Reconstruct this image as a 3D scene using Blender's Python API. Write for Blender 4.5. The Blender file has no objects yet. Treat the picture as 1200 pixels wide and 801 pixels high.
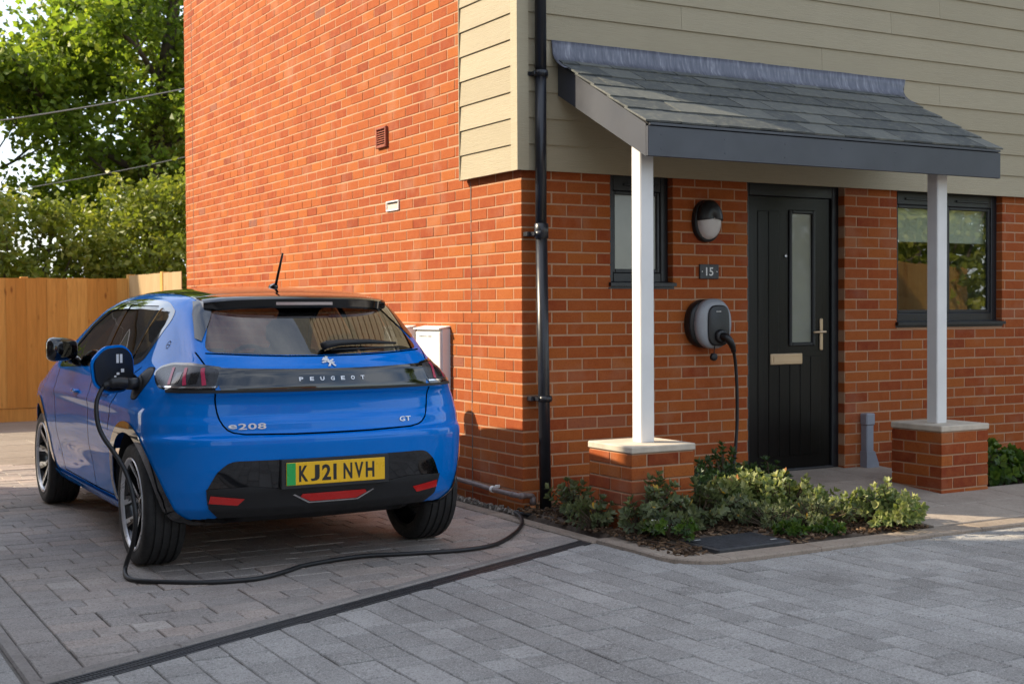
import bpy, bmesh, math, random
import numpy as np
from mathutils import Vector, Matrix, noise as mnoise

random.seed(7)
rng = np.random.default_rng(7)
SC = bpy.context.scene
COL = SC.collection
R = math.radians

# ------------------------------------------------------------------ camera
CAM = np.array([-4.0968, -7.1051, 1.2804])
YAW, PITCH, ROLL, FPX = R(29.5315), R(-1.3458), R(-0.3224), 1544.84
_f = np.array([math.sin(YAW)*math.cos(PITCH), math.cos(YAW)*math.cos(PITCH), math.sin(PITCH)])
_r = np.cross(_f, [0, 0, 1.0]); _r /= np.linalg.norm(_r); _u = np.cross(_r, _f)
_r2 = _r*math.cos(ROLL) + _u*math.sin(ROLL); _u2 = -_r*math.sin(ROLL) + _u*math.cos(ROLL)
cam_data = bpy.data.cameras.new('camera')
cam = bpy.data.objects.new('camera', cam_data); COL.objects.link(cam)
cam.matrix_world = Matrix(((_r2[0], _u2[0], -_f[0], CAM[0]), (_r2[1], _u2[1], -_f[1], CAM[1]),
                           (_r2[2], _u2[2], -_f[2], CAM[2]), (0, 0, 0, 1)))
cam_data.sensor_width = 36.0
cam_data.lens = 36.0*FPX/1200.0
cam_data.clip_start = 0.05
cam_data.clip_end = 2000.0
cam_data.dof.use_dof = True
cam_data.dof.focus_distance = 7.4
cam_data.dof.aperture_fstop = 4.5
SC.camera = cam

def px_depth(P):
    v = np.asarray(P, float) - CAM
    return float(v @ _f)
def to_px(P):
    v = np.asarray(P, float) - CAM
    z = v @ _f
    return 600 + FPX*(v @ _r2)/z, 400.5 - FPX*(v @ _u2)/z

# ------------------------------------------------------------------ sky, sun, exposure
SUN_AZ = math.atan2(0.568, -0.823)          # plan direction from the scene towards the sun
SUN_EL = R(33.0)
w = bpy.data.worlds.new('World'); SC.world = w; w.use_nodes = True
nt = w.node_tree; nt.nodes.clear()
wo = nt.nodes.new('ShaderNodeOutputWorld'); bg = nt.nodes.new('ShaderNodeBackground')
sky = nt.nodes.new('ShaderNodeTexSky'); sky.sky_type = 'NISHITA'; sky.sun_disc = False
sky.sun_elevation = SUN_EL
sky.sun_rotation = math.pi/2 - SUN_AZ
sky.air_density = 1.0; sky.dust_density = 1.6; sky.ozone_density = 1.0
# thin broken cloud over the whole sky
tc = nt.nodes.new('ShaderNodeTexCoord'); mp = nt.nodes.new('ShaderNodeMapping')
mp.inputs['Scale'].default_value = (1.6, 1.6, 4.2)
nz = nt.nodes.new('ShaderNodeTexNoise'); nz.inputs['Scale'].default_value = 2.2; nz.inputs['Detail'].default_value = 7
nz.inputs['Roughness'].default_value = 0.58
cr = nt.nodes.new('ShaderNodeValToRGB'); cr.color_ramp.elements[0].position = 0.36; cr.color_ramp.elements[1].position = 0.62
cr.color_ramp.elements[0].color = (0, 0, 0, 1); cr.color_ramp.elements[1].color = (0.82, 0.82, 0.82, 1)
mx = nt.nodes.new('ShaderNodeMixRGB'); mx.inputs['Color2'].default_value = (5.3, 5.6, 6.0, 1)
nt.links.new(tc.outputs['Generated'], mp.inputs['Vector']); nt.links.new(mp.outputs[0], nz.inputs['Vector'])
nt.links.new(nz.outputs['Fac'], cr.inputs['Fac']); nt.links.new(cr.outputs['Color'], mx.inputs['Fac'])
nt.links.new(sky.outputs['Color'], mx.inputs['Color1']); nt.links.new(mx.outputs['Color'], bg.inputs['Color'])
bg.inputs['Strength'].default_value = 0.15
nt.links.new(bg.outputs[0], wo.inputs['Surface'])

sun_d = bpy.data.lights.new('sun', 'SUN'); sun_d.energy = 3.8; sun_d.angle = R(0.53); sun_d.color = (1.0, 0.865, 0.65)
sun = bpy.data.objects.new('sun', sun_d); COL.objects.link(sun)
_sd = Vector((-math.cos(SUN_AZ)*math.cos(SUN_EL), -math.sin(SUN_AZ)*math.cos(SUN_EL), -math.sin(SUN_EL)))
sun.rotation_euler = _sd.to_track_quat('-Z', 'Y').to_euler()
sun.location = (-20, 14, 16)

SC.render.engine = 'CYCLES'
SC.cycles.use_denoising = True
SC.cycles.max_bounces = 8; SC.cycles.transparent_max_bounces = 16
SC.view_settings.view_transform = 'Standard'; SC.view_settings.look = 'None'
SC.view_settings.gamma = 1.0; SC.view_settings.exposure = 1.10
SC.view_settings.use_curve_mapping = False

# ------------------------------------------------------------------ helpers
def tag(o, label=None, cat=None, group=None, kind=None):
    if label: o['label'] = label
    if cat: o['category'] = cat
    if group: o['group'] = group
    if kind: o['kind'] = kind
    return o

def link(o, parent=None):
    COL.objects.link(o)
    if parent is not None: o.parent = parent
    return o

def empty(name, loc=(0, 0, 0), rz=0.0, label=None, cat=None, group=None, parent=None):
    o = bpy.data.objects.new(name, None); o.empty_display_size = 0.1
    o.location = loc; o.rotation_euler = (0, 0, rz)
    link(o, parent); tag(o, label, cat, group)
    return o

class MB:
    """collects polygons (with one random number per piece) and links them as one mesh object"""
    def __init__(s): s.v = []; s.f = []; s.r = []; s.sm = []
    def add(s, verts, faces, rnd=0.5, smooth=False):
        b = len(s.v); s.v.extend(verts)
        for q in faces:
            s.f.append(tuple(i + b for i in q)); s.r.append(rnd); s.sm.append(smooth)
        return s
    def box(s, x0, x1, y0, y1, z0, z1, rnd=0.5, b=0.0):
        if b <= 0:
            v = [(x0,y0,z0),(x1,y0,z0),(x1,y1,z0),(x0,y1,z0),(x0,y0,z1),(x1,y0,z1),(x1,y1,z1),(x0,y1,z1)]
            return s.add(v, [(0,3,2,1),(4,5,6,7),(0,1,5,4),(1,2,6,5),(2,3,7,6),(3,0,4,7)], rnd)
        # chamfered box: 24 verts
        X = (x0, x1); Y = (y0, y1); Z = (z0, z1); v = []; idx = {}
        for i in (0, 1):
            for j in (0, 1):
                for k in (0, 1):
                    sx, sy, sz = (b, -b)[i], (b, -b)[j], (b, -b)[k]
                    idx[i,j,k,0] = len(v); v.append((X[i], Y[j]+sy, Z[k]+sz))
                    idx[i,j,k,1] = len(v); v.append((X[i]+sx, Y[j], Z[k]+sz))
                    idx[i,j,k,2] = len(v); v.append((X[i]+sx, Y[j]+sy, Z[k]))
        f = []
        def q(*a): f.append(tuple(idx[t] for t in a))
        q((0,0,0,0),(0,0,1,0),(0,1,1,0),(0,1,0,0)); q((1,0,0,0),(1,1,0,0),(1,1,1,0),(1,0,1,0))
        q((0,0,0,1),(1,0,0,1),(1,0,1,1),(0,0,1,1)); q((0,1,0,1),(0,1,1,1),(1,1,1,1),(1,1,0,1))
        q((0,0,0,2),(0,1,0,2),(1,1,0,2),(1,0,0,2)); q((0,0,1,2),(1,0,1,2),(1,1,1,2),(0,1,1,2))
        for k in (0, 1):
            q((0,0,k,0),(0,0,k,1),(0,0,1-k,1),(0,0,1-k,0)) if k == 0 else None
        for i in (0, 1):
            for j in (0, 1): q((i,j,0,0),(i,j,0,1),(i,j,1,1),(i,j,1,0)) if (i, j) != (0, 0) else None
        for i in (0, 1):
            for k in (0, 1): q((i,0,k,0),(i,0,k,2),(i,1,k,2),(i,1,k,0))
        for j in (0, 1):
            for k in (0, 1): q((0,j,k,1),(0,j,k,2),(1,j,k,2),(1,j,k,1))
        for t in [(i,j,k) for i in (0,1) for j in (0,1) for k in (0,1)]:
            q((*t,0),(*t,1),(*t,2))
        return s.add(v, f, rnd)
    def tube(s, pts, rad, n=10, caps=True, rnd=0.5, smooth=True):
        pts = [Vector(p) for p in pts]; rr = rad if hasattr(rad, '__len__') else [rad]*len(pts)
        v = []; f = []; nrm = None
        for i, p in enumerate(pts):
            t = (pts[min(i+1, len(pts)-1)] - pts[max(i-1, 0)]).normalized()
            if nrm is None:
                a = Vector((0, 0, 1)) if abs(t.z) < 0.9 else Vector((1, 0, 0)); nrm = t.cross(a).normalized()
            else:
                nrm = (nrm - t*nrm.dot(t)).normalized()
            bn = t.cross(nrm)
            for k in range(n):
                a = 2*math.pi*k/n; v.append(tuple(p + (nrm*math.cos(a) + bn*math.sin(a))*rr[i]))
        for i in range(len(pts)-1):
            for k in range(n):
                f.append((i*n+k, i*n+(k+1) % n, (i+1)*n+(k+1) % n, (i+1)*n+k))
        if caps:
            f.append(tuple(range(n))[::-1]); f.append(tuple((len(pts)-1)*n + k for k in range(n)))
        return s.add(v, f, rnd, smooth)
    def lathe(s, prof, axis='z', n=32, origin=(0, 0, 0), rnd=0.5, smooth=True):
        v = []; f = []; m = len(prof)
        for k in range(n):
            a = 2*math.pi*k/n; c, sn = math.cos(a), math.sin(a)
            for (r, h) in prof:
                p = (r*c, r*sn, h) if axis == 'z' else ((h, r*c, r*sn) if axis == 'x' else (r*sn, h, r*c))
                v.append((p[0]+origin[0], p[1]+origin[1], p[2]+origin[2]))
        for k in range(n):
            for i in range(m-1):
                f.append((k*m+i, ((k+1) % n)*m+i, ((k+1) % n)*m+i+1, k*m+i+1))
        return s.add(v, f, rnd, smooth)
    def prism(s, poly, z0, z1, axis='z', rnd=0.5, ch=0.0):
        """extrude a convex/any simple polygon; axis = extrusion axis, poly in the two other axes"""
        n = len(poly)
        def P(a, b, h): return (a, b, h) if axis == 'z' else ((h, a, b) if axis == 'x' else (a, h, b))
        if ch > 0:
            c = np.mean(np.array(poly), axis=0); ins = []
            for i in range(n):
                p0, p1, p2 = (np.array(poly[(i+j) % n]) for j in (-1, 0, 1))
                d0 = (p1-p0); d1 = (p2-p1); l0 = np.linalg.norm(d0)+1e-9; l1 = np.linalg.norm(d1)+1e-9
                n0 = np.array([-d0[1], d0[0]])/l0; n1 = np.array([-d1[1], d1[0]])/l1
                m = n0+n1; m /= max(m @ m, 0.3)/2 if False else (np.linalg.norm(m)+1e-9)
                k = ch/max(m @ n0, 0.35)
                q = p1+m*k
                if (c-p1) @ m < 0: q = p1-m*k
                ins.append(tuple(q))
            v = [P(a, b, z0) for a, b in poly] + [P(a, b, z1-ch) for a, b in poly] + [P(a, b, z1) for a, b in ins]
            f = [tuple(range(2*n, 3*n))]
            for L in (0, 1):
                for i in range(n): j = (i+1) % n; f.append((L*n+i, L*n+j, (L+1)*n+j, (L+1)*n+i))
            return s.add(v, f, rnd)
        v = [P(a, b, z0) for a, b in poly] + [P(a, b, z1) for a, b in poly]
        f = [tuple(range(n))[::-1], tuple(range(n, 2*n))]
        for i in range(n): j = (i+1) % n; f.append((i, j, n+j, n+i))
        return s.add(v, f, rnd)
    def mesh(s, name, mat=None, recalc=True):
        me = bpy.data.meshes.new(name); me.from_pydata([tuple(map(float, q)) for q in s.v], [], s.f)
        me.polygons.foreach_set('use_smooth', s.sm)
        at = me.attributes.new('rnd', 'FLOAT', 'FACE'); at.data.foreach_set('value', np.array(s.r, dtype=np.float32))
        if recalc:
            bm = bmesh.new(); bm.from_mesh(me); bmesh.ops.recalc_face_normals(bm, faces=bm.faces); bm.to_mesh(me); bm.free()
        if mat: me.materials.append(mat)
        me.update()
        return me
    def build(s, name, mat, parent=None, loc=(0, 0, 0), rot=(0, 0, 0), recalc=True, **kw):
        o = bpy.data.objects.new(name, s.mesh(name, mat, recalc)); o.location = loc; o.rotation_euler = rot
        link(o, parent); tag(o, **kw)
        return o

def obj_of(me, name, parent=None, loc=(0, 0, 0), rot=(0, 0, 0), **kw):
    o = bpy.data.objects.new(name, me); o.location = loc; o.rotation_euler = rot; link(o, parent); tag(o, **kw)
    return o

def spline(pts, n=12):
    """Catmull-Rom through the points"""
    P = [np.array(p, float) for p in pts]; P = [2*P[0]-P[1]] + P + [2*P[-1]-P[-2]]; out = []
    for i in range(1, len(P)-2):
        p0, p1, p2, p3 = P[i-1:i+3]
        for k in range(n):
            t = k/n
            out.append(0.5*((2*p1)+(-p0+p2)*t+(2*p0-5*p1+4*p2-p3)*t*t+(-p0+3*p1-3*p2+p3)*t**3))
    out.append(P[-2])
    return [tuple(q) for q in out]

def round_poly(pts, r, seg=5):
    """polygon with rounded corners (r a number or one per corner)"""
    n = len(pts); out = []
    for i in range(n):
        p0, p1, p2 = (np.array(pts[(i+j) % n], float) for j in (-1, 0, 1))
        rr = r[i] if hasattr(r, '__len__') else r
        a = p0-p1; b = p2-p1; la = np.linalg.norm(a); lb = np.linalg.norm(b)
        d = min(rr, la*0.48, lb*0.48)
        if d < 1e-5: out.append(tuple(p1)); continue
        A = p1+a/la*d; B = p1+b/lb*d
        for k in range(seg+1):
            t = k/seg; out.append(tuple((1-t)**2*A+2*t*(1-t)*p1+t*t*B))
    return out

def text_mesh(body, size, extrude, mat, name, parent, matrix, width=None, bold=0.0, spacing=1.0, align='CENTER', shear=0.0, **kw):
    cu = bpy.data.curves.new('txt', 'FONT'); cu.body = body; cu.size = size; cu.extrude = extrude
    cu.align_x = align; cu.align_y = 'CENTER'; cu.offset = bold; cu.space_character = spacing; cu.shear = shear
    cu.resolution_u = 3
    to = bpy.data.objects.new('txt', cu); COL.objects.link(to)
    bpy.context.view_layer.update()
    me = bpy.data.meshes.new_from_object(to.evaluated_get(bpy.context.evaluated_depsgraph_get()))
    bpy.data.objects.remove(to); bpy.data.curves.remove(cu)
    co = np.empty(len(me.vertices)*3); me.vertices.foreach_get('co', co); co = co.reshape(-1, 3)
    if width:
        x0, x1 = co[:, 0].min(), co[:, 0].max(); co[:, 0] = (co[:, 0]-(x0+x1)/2)*width/(x1-x0)
        y0, y1 = co[:, 1].min(), co[:, 1].max(); co[:, 1] -= (y0+y1)/2
    me.vertices.foreach_set('co', co.ravel())
    me.transform(matrix); me.materials.clear(); me.materials.append(mat); me.name = name
    return obj_of(me, name, parent, **kw)
# ------------------------------------------------------------------ materials
class NT:
    def __init__(s, name):
        s.m = bpy.data.materials.new(name); s.m.use_nodes = True; s.t = s.m.node_tree; s.t.nodes.clear()
        s.out = s.n('ShaderNodeOutputMaterial')
    def n(s, t, **kw):
        q = s.t.nodes.new(t)
        for k, v in kw.items():
            if k in q.inputs: q.inputs[k].default_value = v
            else: setattr(q, k, v)
        return q
    def l(s, a, b): s.t.links.new(a, b)
    def coord(s, space='Object'):
        if space == 'World':
            return s.n('ShaderNodeNewGeometry').outputs['Position']
        return s.n('ShaderNodeTexCoord').outputs[space]
    def noise(s, vec, scale, detail=4, rough=0.55, stretch=None):
        if stretch:
            m = s.n('ShaderNodeMapping'); m.inputs['Scale'].default_value = stretch; s.l(vec, m.inputs['Vector']); vec = m.outputs[0]
        q = s.n('ShaderNodeTexNoise', Scale=scale, Detail=detail, Roughness=rough); s.l(vec, q.inputs['Vector']); return q.outputs['Fac']
    def ramp(s, fac, stops, interp='LINEAR'):
        q = s.n('ShaderNodeValToRGB'); q.color_ramp.interpolation = interp; e = q.color_ramp.elements
        while len(e) < len(stops): e.new(0.5)
        for i, (p, c) in enumerate(stops): e[i].position = p; e[i].color = (*c, 1) if len(c) == 3 else c
        s.l(fac, q.inputs['Fac']); return q.outputs['Color']
    def mix(s, fac, a, b, mode='MIX'):
        q = s.n('ShaderNodeMixRGB', blend_type=mode)
        for sock, val in (('Fac', fac), ('Color1', a), ('Color2', b)):
            if hasattr(val, 'links') or hasattr(val, 'is_output'): s.l(val, q.inputs[sock])
            else: q.inputs[sock].default_value = val if not isinstance(val, tuple) else ((*val, 1) if len(val) == 3 else val)
        return q.outputs['Color']
    def math(s, op, a, b=0.0):
        q = s.n('ShaderNodeMath', operation=op)
        for i, v in enumerate((a, b)):
            if hasattr(v, 'is_output'): s.l(v, q.inputs[i])
            else: q.inputs[i].default_value = v
        return q.outputs[0]
    def attr(s, name='rnd'):
        return s.n('ShaderNodeAttribute', attribute_name=name).outputs['Fac']
    def bump(s, h, strength=0.3, dist=0.01):
        q = s.n('ShaderNodeBump'); q.inputs['Strength'].default_value = strength; q.inputs['Distance'].default_value = dist
        s.l(h, q.inputs['Height']); return q.outputs['Normal']
    def bsdf(s, col, rough=0.6, metal=0.0, normal=None, spec=0.5, coat=0.0, coat_rough=0.03, **kw):
        q = s.n('ShaderNodeBsdfPrincipled')
        for k, v in (('Base Color', col), ('Roughness', rough), ('Metallic', metal), ('Specular IOR Level', spec), ('Coat Weight', coat), ('Coat Roughness', coat_rough)):
            if hasattr(v, 'is_output'): s.l(v, q.inputs[k])
            else: q.inputs[k].default_value = v if not isinstance(v, tuple) else ((*v, 1) if len(v) == 3 else v)
        for k, v in kw.items(): q.inputs[k.replace('_', ' ')].default_value = v
        if normal is not None: s.l(normal, q.inputs['Normal'])
        return q
    def done(s, shader):
        s.l(shader.outputs[0] if hasattr(shader, 'outputs') else shader, s.out.inputs['Surface']); return s.m

def plain(name, col, rough=0.5, metal=0.0, vary=0.12, nscale=9.0, bump=0.05, bscale=60, **kw):
    t = NT(name); c = t.coord()
    n1 = t.noise(c, nscale, 5); lo = tuple(max(0, x*(1-vary)) for x in col); hi = tuple(x*(1+vary) for x in col)
    colr = t.ramp(n1, [(0.3, lo), (0.7, hi)])
    r = t.ramp(t.noise(c, nscale*2.3, 3), [(0.3, (rough*0.85,)*3), (0.75, (min(1, rough*1.15),)*3)])
    nm = t.bump(t.noise(c, bscale, 4), bump, 0.003) if bump > 0 else None
    return t.done(t.bsdf(colr, r, metal, nm, **kw))

M = {}
# --- brick
def brick_mat():
    t = NT('brick'); c = t.coord('World'); r = t.attr()
    base = t.ramp(r, [(0.0, (0.190, 0.031, 0.008)), (0.15, (0.252, 0.042, 0.010)), (0.40, (0.308, 0.063, 0.012)), (0.62, (0.335, 0.080, 0.015)),
                      (0.82, (0.38, 0.106, 0.017)), (0.92, (0.31, 0.076, 0.020)), (0.965, (0.27, 0.090, 0.048)), (1.0, (0.19, 0.080, 0.058))])
    n1 = t.noise(c, 14, 6, 0.65); n2 = t.noise(c, 95, 4, 0.6); n3 = t.noise(c, 3.0, 3)
    col = t.mix(t.ramp(n1, [(0.35, (0, 0, 0)), (0.72, (1, 1, 1))]), base, t.mix(0.4, base, (0.42, 0.125, 0.034)))
    col = t.mix(t.ramp(n2, [(0.48, (0, 0, 0)), (0.78, (0.55,)*3)]), col, (0.17, 0.026, 0.010))
    col = t.mix(t.ramp(n3, [(0.55, (0, 0, 0)), (0.78, (0.30,)*3)]), col, (0.42, 0.25, 0.17))
    h = t.mix(0.5, n2, t.noise(c, 240, 3))
    return t.done(t.bsdf(col, 0.86, 0, t.bump(h, 0.55, 0.004), spec=0.25))
M['brick'] = brick_mat()
def mortar_mat():
    t = NT('mortar'); c = t.coord('World'); n = t.noise(c, 60, 5); n2 = t.noise(c, 2.0, 4)
    col = t.mix(t.ramp(n2, [(0.35, (0, 0, 0)), (0.7, (1, 1, 1))]), (0.43, 0.235, 0.135), (0.48, 0.29, 0.175))
    col = t.mix(t.ramp(n, [(0.4, (0, 0, 0)), (0.75, (0.5,)*3)]), col, (0.36, 0.19, 0.12))
    return t.done(t.bsdf(col, 0.92, 0, t.bump(n, 0.5, 0.004), spec=0.2))
M['mortar'] = mortar_mat()
def board_mat(name, lo, hi, stretch=(0.7, 0.7, 14)):
    t = NT(name); c = t.coord('World'); r = t.attr()
    col = t.mix(r, lo, hi)
    g = t.noise(c, 16, 6, 0.6, stretch)
    col = t.mix(t.ramp(g, [(0.42, (0, 0, 0)), (0.8, (0.35,)*3)]), col, tuple(x*0.78 for x in lo))
    blot = t.noise(c, 1.7, 3)
    col = t.mix(t.ramp(blot, [(0.45, (0, 0, 0)), (0.8, (0.22,)*3)]), col, tuple(x*1.18 for x in hi))
    return t.done(t.bsdf(col, 0.62, 0, t.bump(g, 0.7, 0.004), spec=0.35))
M['clad'] = board_mat('cladding', (0.345, 0.290, 0.190), (0.39, 0.330, 0.222))
M['trim_cream'] = board_mat('cladding_trim', (0.40, 0.34, 0.225), (0.44, 0.38, 0.26))
def slate_mat():
    t = NT('slate'); c = t.coord('World'); r = t.attr()
    col = t.ramp(r, [(0, (0.055, 0.062, 0.063)), (0.5, (0.098, 0.104, 0.100)), (1, (0.15, 0.152, 0.135))])
    n = t.noise(c, 22, 6, 0.65); n2 = t.noise(c, 120, 4)
    col = t.mix(t.ramp(n, [(0.5, (0, 0, 0)), (0.75, (0.6,)*3)]), col, (0.25, 0.24, 0.185))
    return t.done(t.bsdf(col, 0.62, 0, t.bump(t.mix(0.5, n, n2), 0.6, 0.004), spec=0.4))
M['slate'] = slate_mat()
def lead_mat():
    t = NT('lead'); c = t.coord('World')
    s = t.noise(c, 20, 5, 0.6, (3.0, 1.0, 0.45)); n = t.noise(c, 7, 4)
    col = t.ramp(s, [(0.3, (0.085, 0.088, 0.108)), (0.55, (0.155, 0.158, 0.188)), (0.78, (0.33, 0.325, 0.345))])
    col = t.mix(t.ramp(n, [(0.45, (0, 0, 0)), (0.72, (0.6,)*3)]), col, (0.10, 0.105, 0.13))
    return t.done(t.bsdf(col, 0.42, 0.35, t.bump(n, 0.25, 0.01)))
M['lead'] = lead_mat()
M['anthracite'] = plain('anthracite_board', (0.050, 0.053, 0.064), 0.42, vary=0.15, nscale=3, bump=0.06, bscale=30)
M['upvc'] = plain('anthracite_window_frame', (0.013, 0.014, 0.017), 0.38, vary=0.1, bump=0.04)
M['white'] = plain('white_paint', (0.76, 0.74, 0.71), 0.45, vary=0.05, nscale=5, bump=0.05, bscale=25)
M['white_plastic'] = plain('white_plastic', (0.80, 0.78, 0.75), 0.4, vary=0.03, bump=0.02)
M['cap'] = plain('cast_stone', (0.55, 0.47, 0.37), 0.8, vary=0.18, nscale=8, bump=0.25, bscale=70)
M['pipe'] = plain('black_downpipe', (0.018, 0.019, 0.024), 0.33, vary=0.2, bump=0.02)
M['copper'] = plain('dull_pipe', (0.17, 0.13, 0.12), 0.5, vary=0.25, nscale=14, bump=0.1)
M['orange_pipe'] = plain('orange_clay_pipe', (0.42, 0.15, 0.045), 0.6, vary=0.2, nscale=20)
M['black_plastic'] = plain('black_plastic', (0.012, 0.012, 0.013), 0.42, vary=0.2, bump=0.05)
M['wire_grey'] = plain('weathered_wire', (0.30, 0.28, 0.25), 0.6, vary=0.2, bump=0)
M['rubber'] = plain('rubber_cable', (0.011, 0.011, 0.012), 0.5, vary=0.2, bump=0.05)
M['grey_plastic'] = plain('grey_plastic', (0.30, 0.31, 0.33), 0.32, vary=0.05, bump=0.02)
M['duct'] = plain('grey_duct', (0.26, 0.27, 0.31), 0.45, vary=0.1, bump=0.03)
M['steel'] = plain('brushed_steel', (0.55, 0.53, 0.50), 0.42, 0.75, vary=0.04, bump=0)
M['chrome'] = plain('chrome', (0.75, 0.76, 0.78), 0.12, 1.0, vary=0.05, bump=0)
M['brass'] = plain('satin_brass', (0.62, 0.46, 0.30), 0.35, 0.6, vary=0.04, bump=0)
M['terracotta'] = plain('terracotta', (0.26, 0.055, 0.022), 0.7, vary=0.2, bump=0.2)
M['dark'] = plain('dark_recess', (0.012, 0.011, 0.010), 0.9, vary=0.2, bump=0)
M['sign'] = plain('slate_plaque', (0.045, 0.045, 0.047), 0.55, vary=0.25, nscale=30, bump=0.2)
M['frost'] = plain('frosted_lens', (0.62, 0.57, 0.54), 0.32, vary=0.04, bump=0.02)
M['room'] = plain('room_plaster', (0.30, 0.28, 0.25), 0.9, vary=0.1, bump=0)
M['blind'] = plain('fabric_blind', (0.82, 0.79, 0.72), 0.85, vary=0.06, nscale=4, bump=0.15, bscale=140)
def door_mat():
    t = NT('black_woodgrain_door'); c = t.coord('World')
    g = t.noise(c, 26, 6, 0.6, (3.0, 3.0, 0.16))
    col = t.ramp(g, [(0.35, (0.0030, 0.0028, 0.0026)), (0.7, (0.0065, 0.0056, 0.005))])
    return t.done(t.bsdf(col, 0.30, 0, t.bump(g, 0.35, 0.003), spec=0.32))
M['door'] = door_mat()
def glass_mat(name, tint=(0.75, 0.8, 0.78), refl=1.0, rough=0.0):
    t = NT(name)
    tr = t.n('ShaderNodeBsdfTransparent'); tr.inputs['Color'].default_value = (*tint, 1)
    gl = t.n('ShaderNodeBsdfGlossy'); gl.inputs['Roughness'].default_value = rough; gl.inputs['Color'].default_value = (1, 1, 1, 1)
    fr = t.n('ShaderNodeFresnel'); fr.inputs['IOR'].default_value = 1.7
    c = t.coord('World'); nm = t.bump(t.noise(c, 3.0, 2), 0.02, 0.02); t.l(nm, gl.inputs['Normal']); t.l(nm, fr.inputs['Normal'])
    bf = t.n('ShaderNodeNewGeometry').outputs['Backfacing']          # the inner face of a pane only reflects a little
    k = t.math('ADD', t.math('MULTIPLY', t.math('MULTIPLY', fr.outputs[0], refl), t.math('SUBTRACT', 1.0, bf)), t.math('MULTIPLY', bf, 0.05))
    mx = t.n('ShaderNodeMixShader'); t.l(k, mx.inputs[0]); t.l(tr.outputs[0], mx.inputs[1]); t.l(gl.outputs[0], mx.inputs[2])
    return t.done(mx)
M['glass'] = glass_mat('window_glass', (0.80, 0.84, 0.80), 1.7)
M['frosted_glass'] = plain('frosted_glass', (0.22, 0.23, 0.20), 0.16, vary=0.08, nscale=4, bump=0.12, bscale=180, coat=0.6)
# --- paving
def paver_mat(name, stops, speck=(0.33, 0.33, 0.33), amt=0.5):
    t = NT(name); c = t.coord('World'); r = t.attr()
    col = t.ramp(r, stops)
    big = t.noise(c, 1.1, 4); sp = t.noise(c, 160, 3, 0.7); sp2 = t.noise(c, 70, 4, 0.7)
    col = t.mix(t.ramp(big, [(0.35, (0, 0, 0)), (0.7, (0.35,)*3)]), col, t.mix(0.5, col, speck))
    col = t.mix(t.ramp(sp, [(0.50, (0, 0, 0)), (0.62, (amt,)*3)]), col, speck)
    col = t.mix(t.ramp(sp2, [(0.36, (amt*1.2,)*3), (0.47, (0, 0, 0))]), col, tuple(x*0.18 for x in speck))
    mid = t.noise(c, 9, 5, 0.65)
    col = t.mix(t.ramp(mid, [(0.35, (0.35,)*3), (0.6, (0, 0, 0))]), col, t.mix(1.0, col, (0.6, 0.59, 0.58), 'MULTIPLY'))
    st = t.noise(c, 0.8, 7, 0.68)
    col = t.mix(t.ramp(st, [(0.47, (0, 0, 0)), (0.68, (0.5,)*3)]), col, t.mix(1.0, col, (0.55, 0.52, 0.5), 'MULTIPLY'))
    return t.done(t.bsdf(col, 0.8, 0, t.bump(t.mix(0.5, sp, sp2), 0.6, 0.003), spec=0.3))
M['road_paver'] = paver_mat('grey_road_paver', [(0, (0.205, 0.191, 0.176)), (0.5, (0.262, 0.246, 0.228)), (1, (0.345, 0.325, 0.302))], (0.63, 0.60, 0.56), 0.6)
M['drive_paver'] = paver_mat('mixed_drive_paver', [(0, (0.23, 0.204, 0.187)), (0.45, (0.31, 0.265, 0.235)), (0.75, (0.37, 0.290, 0.242)), (1, (0.43, 0.375, 0.33))], (0.55, 0.50, 0.45), 0.55)
M['joint'] = plain('joint_sand', (0.135, 0.120, 0.104), 0.95, vary=0.3, nscale=20, bump=0.2)
M['court'] = paver_mat('pale_parking_court', [(0, (0.24, 0.20, 0.16)), (1, (0.285, 0.245, 0.20))], (0.36, 0.32, 0.27), 0.3)
M['kerb'] = paver_mat('buff_edging_stone', [(0, (0.255, 0.20, 0.155)), (1, (0.335, 0.265, 0.205))], (0.42, 0.35, 0.28), 0.35)
M['kerb_grey'] = paver_mat('grey_edging_stone', [(0, (0.22, 0.195, 0.175)), (1, (0.27, 0.24, 0.215))], (0.38, 0.34, 0.31), 0.35)
M['path'] = paver_mat('buff_path_slab', [(0, (0.34, 0.275, 0.22)), (1, (0.40, 0.33, 0.265))], (0.46, 0.39, 0.33), 0.25)
M['iron'] = plain('drain_iron', (0.045, 0.044, 0.045), 0.6, 0.2, vary=0.3, nscale=30, bump=0.2)
M['cover'] = plain('access_cover', (0.022, 0.023, 0.027), 0.75, vary=0.5, nscale=26, bump=0.4, bscale=120)
M['soil'] = plain('soil', (0.075, 0.052, 0.036), 0.95, vary=0.5, nscale=25, bump=0.8, bscale=50)
M['verge'] = plain('rough_ground', (0.10, 0.10, 0.06), 0.95, vary=0.4, nscale=2, bump=0.4)
def chip_mat():
    t = NT('bark_chip'); r = t.attr()
    return t.done(t.bsdf(t.ramp(r, [(0, (0.035, 0.020, 0.012)), (0.5, (0.085, 0.050, 0.028)), (0.85, (0.15, 0.09, 0.05)), (1, (0.24, 0.16, 0.10))]), 0.9, spec=0.2))
M['chip'] = chip_mat()
def pebble_mat():
    t = NT('pebble'); r = t.attr()
    return t.done(t.bsdf(t.ramp(r, [(0, (0.10, 0.085, 0.07)), (0.6, (0.26, 0.22, 0.18)), (1, (0.42, 0.36, 0.30))]), 0.8, spec=0.3))
M['pebble'] = pebble_mat()
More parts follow.
